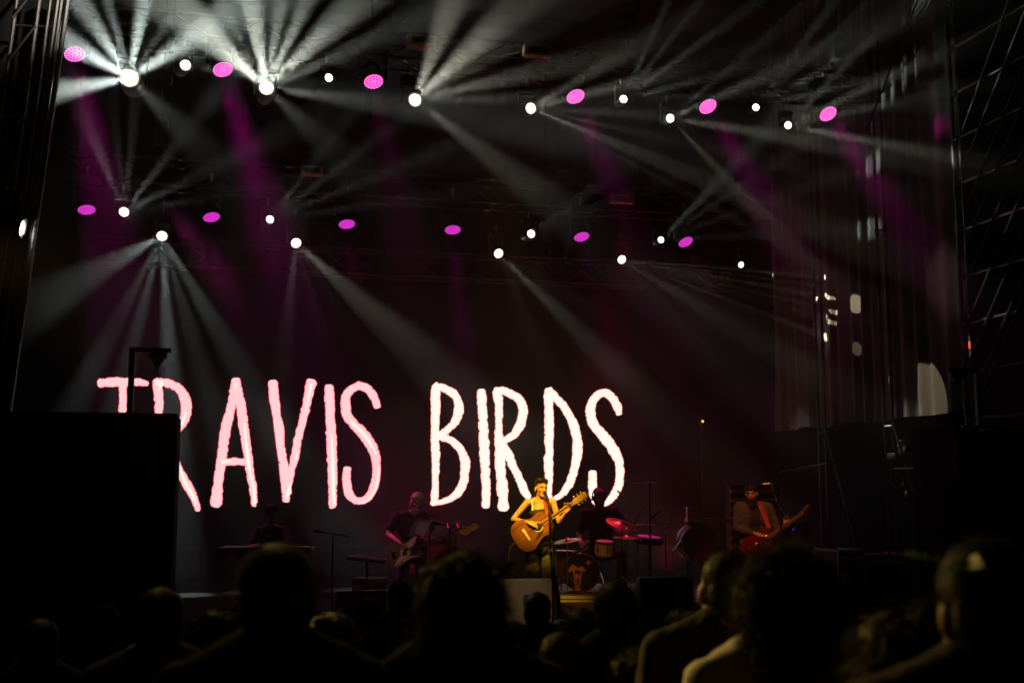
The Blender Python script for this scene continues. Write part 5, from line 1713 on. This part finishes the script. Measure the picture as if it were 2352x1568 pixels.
def wedge(px0, px1, pyt, Y, label, m, face=True, dep=.5):
    a, c = at(px0, pyt, Y), at(px1, pyt, Y)
    wd = (c.x - a.x)
    h = a.z - STZ
    t = thing('floor_monitor', ((a.x + c.x) / 2, Y, STZ), label, 'stage monitor', 'floor monitors')
    b = MB()
    prof = [(0.03, 0), (0, .10), (0.0, h), (.12, h), (dep, .12), (dep, 0)]
    mm = Matrix(((0, 0, 1, 0), (1, 0, 0, 0), (0, 1, 0, 0), (0, 0, 0, 1)))
    b.prism(prof, -wd / 2, wd / 2, mm, .010)
    b.build('enclosure', m, t)
    dn = V((0, h - .12, dep - .12)).normalized()
    mid = V((0, (dep + .12) / 2, (h + .12) / 2))
    R = Matrix.Rotation(-math.atan2(h - .12, dep - .12), 3, 'X')
    MB().box(mid + dn * .006, (wd - .06, math.hypot(h - .12, dep - .12) - .05, .012), R, .004).build('grille', M['black_metal'], t)
    # handle cup in the back
    MB().box((.02, -.002, h * .56), (.115, .012, .125), None, .004).build('handle_cup', M['black'], t)
    MB().box((.02, -.010, h * .64), (.075, .012, .03), None, .005).build('handle', M['black_metal'], t)
    return t


wedge(1148, 1268, 1331, 13.75, 'grey floor monitor with a handle cup standing at the singer\'s feet', M['monitor'])
w2 = wedge(776, 888, 1357, 13.9, 'floor monitor with magenta lit top edge before the bass player', M['black'])
wedge(1470, 1592, 1326, 13.7, 'black unlit floor monitor in front of the drum kit\'s outer side', M['black'])
wedge(100, 372, 1404, 12.75, 'long low black monitor along the stage front by the left stack', M['black'], dep=.3)
p = at(820, 1356, 13.95)
tag(MB().box((p.x, 13.95, p.z + .022), (.11, .05, .075), Matrix.Rotation(rad(-20), 3, 'X'), .004).build('folded_paper', M['paper']), 'folded sheet of paper leaning on the magenta lit floor monitor', 'paper')

# ------------------------------------------------------------------ gear behind and beside the guitarist
p = at(1704, 1240, 17.0)
t = thing('louvred_rack', (p.x, 17.0, STZ), 'tall rack of amber-lit slats standing behind the bearded guitar player', 'rack', rz=-YAW)
zt = at(1688, 1113, 17.0).z - STZ
MB().span((-.15, .02, 0), (.60, .5, zt)).build('cabinet', M['cab'], t, False)
for i in range(9):
    z = .44 + i * (zt - .5) / 8.2
    MB().box((-.01, 0, z), (.31, .05, .055), Matrix.Rotation(rad(-18), 3, 'X'), .004).build('slat', M['slat'], t)
    MB().box((.42, 0, z), (.30, .05, .055), Matrix.Rotation(rad(-18), 3, 'X'), .004).build('slat', M['slat'], t)
MB().span((.155, -.03, .3), (.26, .02, zt)).build('mullion', M['black'], t, False)
p = at(1640, 1194, 16.8)
t = thing('equipment_table', (p.x, 16.8, STZ), 'narrow amber-edged table with a small box beside the slatted rack', 'table', rz=-YAW)
h = p.z - STZ
MB().box((0, 0, h), (.84, .36, .06), None, .006).build('tabletop', M['slat'], t)
for sx in (-1, 1):
    for sy in (-1, 1):
        MB().tube((sx * .36, sy * .14, 0), (sx * .36, sy * .14, h - .03), .016).build('leg', M['black_metal'], t)
tag(MB().box(t.matrix_world @ V((-.34, -.05, h + .115)), (.16, .16, .17), Matrix.Rotation(-YAW, 3, 'Z'), .01).build('effects_box', M['slat']), 'small square box standing on the end of the amber-edged table', 'box')
p = at(1600, 1280, 16.9)
t = thing('round_case', (p.x, 16.9, STZ), 'round dark red drum case raised on short legs beside the table', 'case', rz=-YAW)
for sx in (-1, 1):
    for y in (-.1, .1):
        MB().tube((sx * .2, y, 0), (sx * .13, y, .62), .014).build('leg', M['black_metal'], t)
MB().lathe([(0, -.16), (.27, -.16), (.285, -.12), (.285, .12), (.27, .16), (0, .16)], (0, 0, .80), (0.2, -1, 0), 32).build('drum_case', M['shellred'], t)
MB().lathe([(.287, -.03), (.293, -.03), (.293, .03), (.287, .03)], (0, 0, .80), (0.2, -1, 0), 32).build('strap_band', M['black'], t)
p = at(1586, 1392, 14.3)
t = thing('carry_lantern', (p.x, 14.3, STZ), 'small lantern with magenta handle on a pale ribbed base at the stage floor', 'lantern')
MB().lathe([(0, 0), (.055, 0), (.06, .03), (.05, .06), (.058, .09), (.05, .12), (0, .125)], seg=18).build('ribbed_base', M['pick'], t)
b = MB()
b.path([V((.055 * math.cos(a), 0, .14 + .19 * math.sin(a))) for a in [rad(180 * k / 12) for k in range(13)]], .009)
b.build('handle', M['chrome'], t)
p = at(1822, 1215, 17.2)
t = thing('guitar_amplifier', (p.x, 17.2, STZ), 'dark guitar amplifier with a blue pilot light behind the red guitar', 'amplifier', rz=-YAW)
zz = p.z - STZ
MB().box((-.1, .15, (zz + .1) / 2), (.72, .3, zz + .1), None, .02).build('cabinet', M['black'], t)
MB().box((-.1, -.004, zz * .42), (.64, .012, zz * .62)).build('grille_cloth', M['case'], t)
MB().ball((0, -.008, zz), .012, 10).build('pilot_light', M['pilotb'], t)
p = at(1614, 967, 20.4)
t = thing('pilot_lamp', p, 'tiny amber pilot lamp glowing in the dark beside the last screen letter', 'lamp')
MB().box((0, .05, 0), (.09, .08, .12), None, .01).build('housing', M['black'], t)
MB().ball((0, 0, 0), .022, 10).build('bulb', M['pilot'], t)
MB().tube((0, .06, 0), (0, .06, STZ - p.z), .012).build('pole', M['black_metal'], t)


def flight_case(px0, px1, pyt, Y, label, dep=.7, catches=True):
    a, c = at(px0, pyt, Y), at(px1, pyt, Y)
    wd, h = c.x - a.x, a.z - STZ
    t = thing('flight_case', ((a.x + c.x) / 2, Y, STZ), label, 'flight case', 'flight cases at the stage side')
    MB().span((-wd / 2 + .01, .01, .09), (wd / 2 - .01, dep, h - .01)).build('panel_box', M['case'], t, False)
    for sx in (-1, 1):
        for y in (0.012, dep):
            MB().box((sx * wd / 2, y, (h + .09) / 2), (.03, .03, h - .09)).build('corner_trim', M['alu'], t, False)
    for z in (.09, h * .86, h):
        MB().box((0, 0, z), (wd + .02, .024, .032)).build('edge_trim', M['alu'], t, False)
    for sx in (-1, 1):
        MB().box((sx * (wd / 2 - .005), dep / 2, h), (.03, dep, .03)).build('edge_trim', M['alu'], t, False)
        MB().tube((sx * (wd / 2 - .08) - .02, .12, .045), (sx * (wd / 2 - .08) + .02, .12, .045), .045, seg=14).build('caster', M['black_metal'], t)
        MB().tube((sx * (wd / 2 - .08) - .02, dep - .1, .045), (sx * (wd / 2 - .08) + .02, dep - .1, .045), .045, seg=14).build('caster', M['black_metal'], t)
        if catches:
            for z in (h * .83, h * .52):
                MB().box((sx * wd * .28, -.014, z), (.09, .012, .12), None, .004).build('catch_plate', M['alu'], t)
                MB().box((sx * wd * .28, -.022, z), (.035, .014, .05), None, .004).build('latch', M['steel'], t)
    return t


flight_case(1927, 1984, 1265, 14.7, 'upright flight case with four catches at the foot of the scaffold poles')
f2 = flight_case(1990, 2096, 1275, 14.9, 'wide dull flight case with a pale label next to the upright one', catches=False)
MB().box((-.12, -.018, .60), (.20, .008, .085)).build('paper_label', M['slat'], f2, False)
p = at(2032, 1258, 15.1)
tag(MB().tube(p + V((-.22, 0, 0)), p + V((.24, 0, .0)), .028, seg=14).build('rolled_cable_tube', M['steel']), 'short tube lying across the top of the wide flight case', 'tube')
# moving lamp clamped to the scaffold behind the cases
p = at(2060, 1103, 15.0)
t = moving_lamp('beam', p, V((-.75, -.55, -.25)).normalized(), 'unlit moving lamp clamped to a scaffold pole above the flight cases', None)
for c_ in t.children:
    if c_.name.startswith('head'):
        for d_ in c_.children:
            if d_.name.split('.')[0] == 'lens':
                d_.data = MB().lathe([(0, .118), (.086, .116)], seg=24).mesh('lens', M['eye'])


# ------------------------------------------------------------------ the crowd, seen from behind
def crowd(px, pyt, dist, label, style='short', wide=1.0, hm=None, shirt=None, turn=0.0, lean=0.0, vox=.011, fuzz=1.0, seed=1, scale=1.0, garland=False, tilt=0.0, lift=0.07, bush=1.0):
    top = at_d(px, pyt, dist)
    gnd = gz(top.y)
    h = top.z - gnd
    extra = {'short': .020, 'long': .020, 'curly': .055 * bush, 'bun': .03, 'bald': .004}[style]
    k = scale                                        # build at natural size, lift by lengthening the legs
    H = (h - extra * k) / k
    hc = V((0, 0, H - .125))
    RH = rotz(180 + turn, tilt, lean)
    P, q = head_prims(hc, RH, 1.0 * wide, face=True)
    neck = V((0, -.015, H - .29 + lift))
    P += [('c', hc + V((0, -.01, -.05)), neck, .056, .062)]
    sw = .205 * (1.08 if shirt == 'big' else 1.0)
    shl, shr = V((-sw, -.01, H - .345 + lift * .35)), V((sw, -.01, H - .345 + lift * .35))
    trap = [('c', neck + V((e * .03, 0, -.005)), sh + V((-e * .02, 0, .012)), .058, .046) for e, sh in ((-1, shl), (1, shr))]
    hip = V((0, -.01, H * .53))
    P += torso_prims(neck, shl, shr, hip, 1.05, 1.0) + trap
    for e, sh in ((-1, shl), (1, shr)):
        P += arm_prims(sh, (e * (sw + .06), -.02, H * .63), (e * (sw - .02), .20, H * .57), 1.0)
        P += hand_prims((e * (sw - .02), .20, H * .57), (-e * .6, .6, .1), (0, .3, -1), .4, 1, 0, e) if vox < .010 else [('e', V((e * (sw - .06), .25, H * .575)), (.05, .06, .03))]
        P += leg_prims((e * .10, 0, H * .52), (e * .12, .01, H * .28), (e * .13, -.02, .08), (e * .14, .14, .035))
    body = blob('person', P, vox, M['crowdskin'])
    tag(body, label, 'person', 'the crowd before the stage')
    m = Matrix.Translation((top.x, top.y, gnd)) @ Matrix.Rotation(-math.atan2(top.x, top.y) * .6, 4, 'Z') @ Matrix.Scale(k, 4)
    body.matrix_world = m
    PW[body.name] = m
    mt = hm or M['hair']
    f = fuzz
    cap = [('e', q(0, .022, .045), (.086, .100, .088), RH), ('e', q(0, .055, .0), (.083, .066, .095), RH)]
    if style == 'short':
        hair(body, cap, mt, .009, (.0022, 26, seed), (int(4000 * f), (.009, .022), .0007, .35, .3), seed)
    elif style == 'curly':
        hair(body, [('e', q(0, .035, .045), (.128 * bush, .120, .118 * bush), RH), ('e', q(0, .06, -.05), (.126 * bush, .10, .11), RH)], mt, .010, (.015, 20, seed), (int(9000 * f), (.03, .075), .0008, .05, .7), seed)
    elif style == 'bun':
        hair(body, cap + [('e', q(0, .12, .09), (.05, .05, .045), RH)], mt, .009, (.006, 40, seed), (int(1500 * f), (.015, .04), .0013, .1, .5), seed)
    elif style == 'long':
        L = [('e', q(0, .022, .045), (.092, .104, .090), RH), ('c', q(-.055, .05, .02), q(-.065, .075, -.26), .050, .050), ('c', q(.055, .05, .02), q(.065, .075, -.26), .050, .050), ('c', q(0, .06, .02), q(0, .095, -.30), .065, .05)]
        hair(body, L, mt, .010, (.008, 16, seed), (int(5000 * f), (.03, .09), .0008, .9, .2), seed)
    T = torso_prims(neck + V((0, 0, -.02)), shl, shr, hip, 1.20, 1.06) + [('c', t_[1] + V((0, 0, -.012)), t_[2], t_[3] + .012, t_[4] + .014) for t_ in trap]
    for e, sh in ((-1, shl), (1, shr)):
        T.append(('c', sh, V((e * (sw + .045), -.015, H * .69)), .068, .062))
    sm = {'white': M['white'], 'brown': M['brownshirt'], 'big': M['dark']}.get(shirt, M['dark'])
    blob('shirt', T, .013, sm, body, 3, (.008, 12, seed))
    W = []
    for e in (-1, 1):
        W += [('c', V((e * .10, 0, H * .53)), V((e * .12, .01, H * .28)), .105, .08), ('c', V((e * .12, .01, H * .28)), V((e * .13, -.02, .09)), .08, .068)]
    blob('trousers', W, .016, M['denim'] if seed % 2 else M['dark'], body)
    for e in (-1, 1):
        MB().box((e * .135, .05, .035), (.09, .26, .07), None, .02).build('shoe', M['black'], body)
    if garland:
        rnd = random.Random(seed)
        b = MB()
        for i in range(26):
            a = rad(-170 + 340 * i / 25)
            cc = q(.104 * math.sin(a), .018 - .115 * math.cos(a), .092 + rnd.uniform(-.012, .012))
            R3 = Matrix.Rotation(rnd.uniform(0, 6.3), 3, 'Z') @ Matrix.Rotation(rnd.uniform(-1, 1), 3, 'X')
            tip, sd, up_ = R3 @ V((.042, 0, .006)), R3 @ V((0, .011, .0)), R3 @ V((0, 0, .004))
            vs = [b.bm.verts.new(cc + u) for u in (V((0, 0, 0)), tip * .5 + sd + up_, tip, tip * .5 - sd + up_)]
            b.bm.faces.new((vs[0], vs[1], vs[2]))
            b.bm.faces.new((vs[0], vs[2], vs[3]))
        tag(b.build('leaf_garland', M['leaf'], body, False), None, None, None, 'stuff')
    return body


# the big near heads
crowd(638, 1232, 2.75, 'large short-haired head left of the bass player, light catching its crown', 'short', 1.0, M['hair3'], 'dark', 6, 2, .010, 1.2, 11)
crowd(1062, 1256, 2.9, 'person with long straight hair and green leaves on top, below the bassist\'s headstock', 'long', 1.0, M['hair2'], 'dark', -4, 0, .010, 1.5, 12, garland=True)
crowd(1662, 1258, 4.1, 'short-haired person with sloping wide shoulder just below the red guitar', 'short', 1.12, M['hair'], 'big', 12, -3, .010, 1.2, 13, 1.03)
crowd(1782, 1256, 3.3, 'curly-haired person in a white shirt in front of the guitarist', 'curly', 1.0, M['hair'], 'white', 30, 0, .010, 1.4, 14, lift=.11, bush=1.22)
crowd(2250, 1222, 2.3, 'tallest person at the edge of the picture with leaves over one ear', 'short', 1.03, M['hair'], 'big', 8, 4, .010, 1.2, 15, 1.03, garland=True)
crowd(2040, 1390, 2.85, 'smaller person with long pale-rimmed hair between two taller heads by the flight cases', 'long', .98, M['hair2'], 'dark', 15, -4, .010, 1.5, 16)
# further down the slope
FAR = [(370, 1338, 4.3, 'short', 'round head against the lower edge of the left loudspeaker stack', 3), (238, 1380, 6.6, 'short', 'small dim head before the left loudspeaker stack', 4),
       (95, 1412, 5.6, 'short', 'head low at the far left of the crowd', 5), (503, 1388, 5.0, 'curly', 'dark curly head between the left stack and the big short-haired head', 6),
       (772, 1392, 4.2, 'bun', 'head with hair tied up beside the big short-haired head', 7), (848, 1366, 8.4, 'short', 'small head in front of the magenta edged monitor', 8),
       (921, 1326, 7.6, 'short', 'small upright head just left of the long-haired person', 9), (1236, 1354, 7.6, 'short', 'single small head in front of the singer\'s grey monitor', 10),
       (1412, 1326, 4.8, 'short', 'broad head in front of the drum kit', 21), (1330, 1392, 6.4, 'long', 'long-haired head between the singer\'s feet and the drum kit', 22),
       (1558, 1386, 6.0, 'bun', 'head with a bun before the unlit monitor', 23), (1176, 1420, 6.2, 'short', 'low head between the long-haired person and the grey monitor', 24),
       (690, 1440, 5.6, 'long', 'low long-haired head behind the neck of the big short-haired one', 25), (1290, 1440, 4.6, 'short', 'low dark head under the singer, close to the picture bottom', 26),
       (1480, 1470, 4.4, 'curly', 'low curly head in front of the broad one', 27), (1900, 1440, 5.2, 'short', 'low head before the upright flight case', 28)]
for (px, py, d, stl, lab, sd) in FAR:
    crowd(px, py, d, lab, stl, 1.0, [M['hair'], M['hair2'], M['hair']][sd % 3], 'dark', random.uniform(-25, 25), random.uniform(-4, 4), .013, .5, sd)



# ------------------------------------------------------------------ air: an even thin haze round everything, and the drifting smoke over the stage
def volume_material(name, density, g, drift=None):
    m = bpy.data.materials.new(name)
    m.use_nodes = True
    nt = m.node_tree
    nt.nodes.clear()
    o = nt.nodes.new('ShaderNodeOutputMaterial')
    v = nt.nodes.new('ShaderNodeVolumePrincipled')
    v.inputs['Color'].default_value = (0.95, 0.95, 0.95, 1)
    v.inputs['Density'].default_value = density
    v.inputs['Anisotropy'].default_value = g
    nt.links.new(v.outputs[0], o.inputs['Volume'])
    if drift:
        tc = nt.nodes.new('ShaderNodeTexCoord')
        n = nt.nodes.new('ShaderNodeTexNoise')
        n.inputs['Scale'].default_value = 0.42
        n.inputs['Detail'].default_value = 3.5
        n.inputs['Distortion'].default_value = 0.6
        # clouds thin out towards the faces of the box (generated coordinates 0..1)
        mr = nt.nodes.new('ShaderNodeMapRange')
        mr.inputs['From Min'].default_value = 0.40
        mr.inputs['From Max'].default_value = 0.64
        mr.inputs['To Min'].default_value = drift[0]
        mr.inputs['To Max'].default_value = drift[1]
        sep = nt.nodes.new('ShaderNodeSeparateXYZ')
        nt.links.new(tc.outputs['Object'], n.inputs['Vector'])
        nt.links.new(tc.outputs['Generated'], sep.inputs[0])
        nt.links.new(n.outputs['Fac'], mr.inputs['Value'])
        f = mr.outputs['Result']
        for ax, w0 in (('X', 0.12), ('Y', 0.35), ('Z', 0.10)):
            a = nt.nodes.new('ShaderNodeMapRange')
            a.interpolation_type = 'SMOOTHSTEP'
            a.inputs['From Max'].default_value = w0
            k = nt.nodes.new('ShaderNodeMath')
            k.operation = 'PINGPONG'
            k.inputs[1].default_value = 0.5
            nt.links.new(sep.outputs[ax], k.inputs[0])
            nt.links.new(k.outputs[0], a.inputs['Value'])
            mu = nt.nodes.new('ShaderNodeMath')
            mu.operation = 'MULTIPLY'
            nt.links.new(f, mu.inputs[0])
            nt.links.new(a.outputs[0], mu.inputs[1])
            f = mu.outputs[0]
        nt.links.new(f, v.inputs['Density'])
    return m


hz = MB().span((-42, -32, -1.0), (47, 47, 12.6)).build('haze', volume_material('haze', 0.0006, 0.3), smooth=False)
hz['kind'] = 'stuff'
sk = MB().span((-3.6, 11.2, 1.0), (10.6, 22.2, 11.7)).build('stage_smoke', volume_material('stage_smoke', 0.0, 0.3, (0.002, 0.019)), smooth=False)
S.cycles.volume_step_rate = 2.0
sk['kind'] = 'stuff'
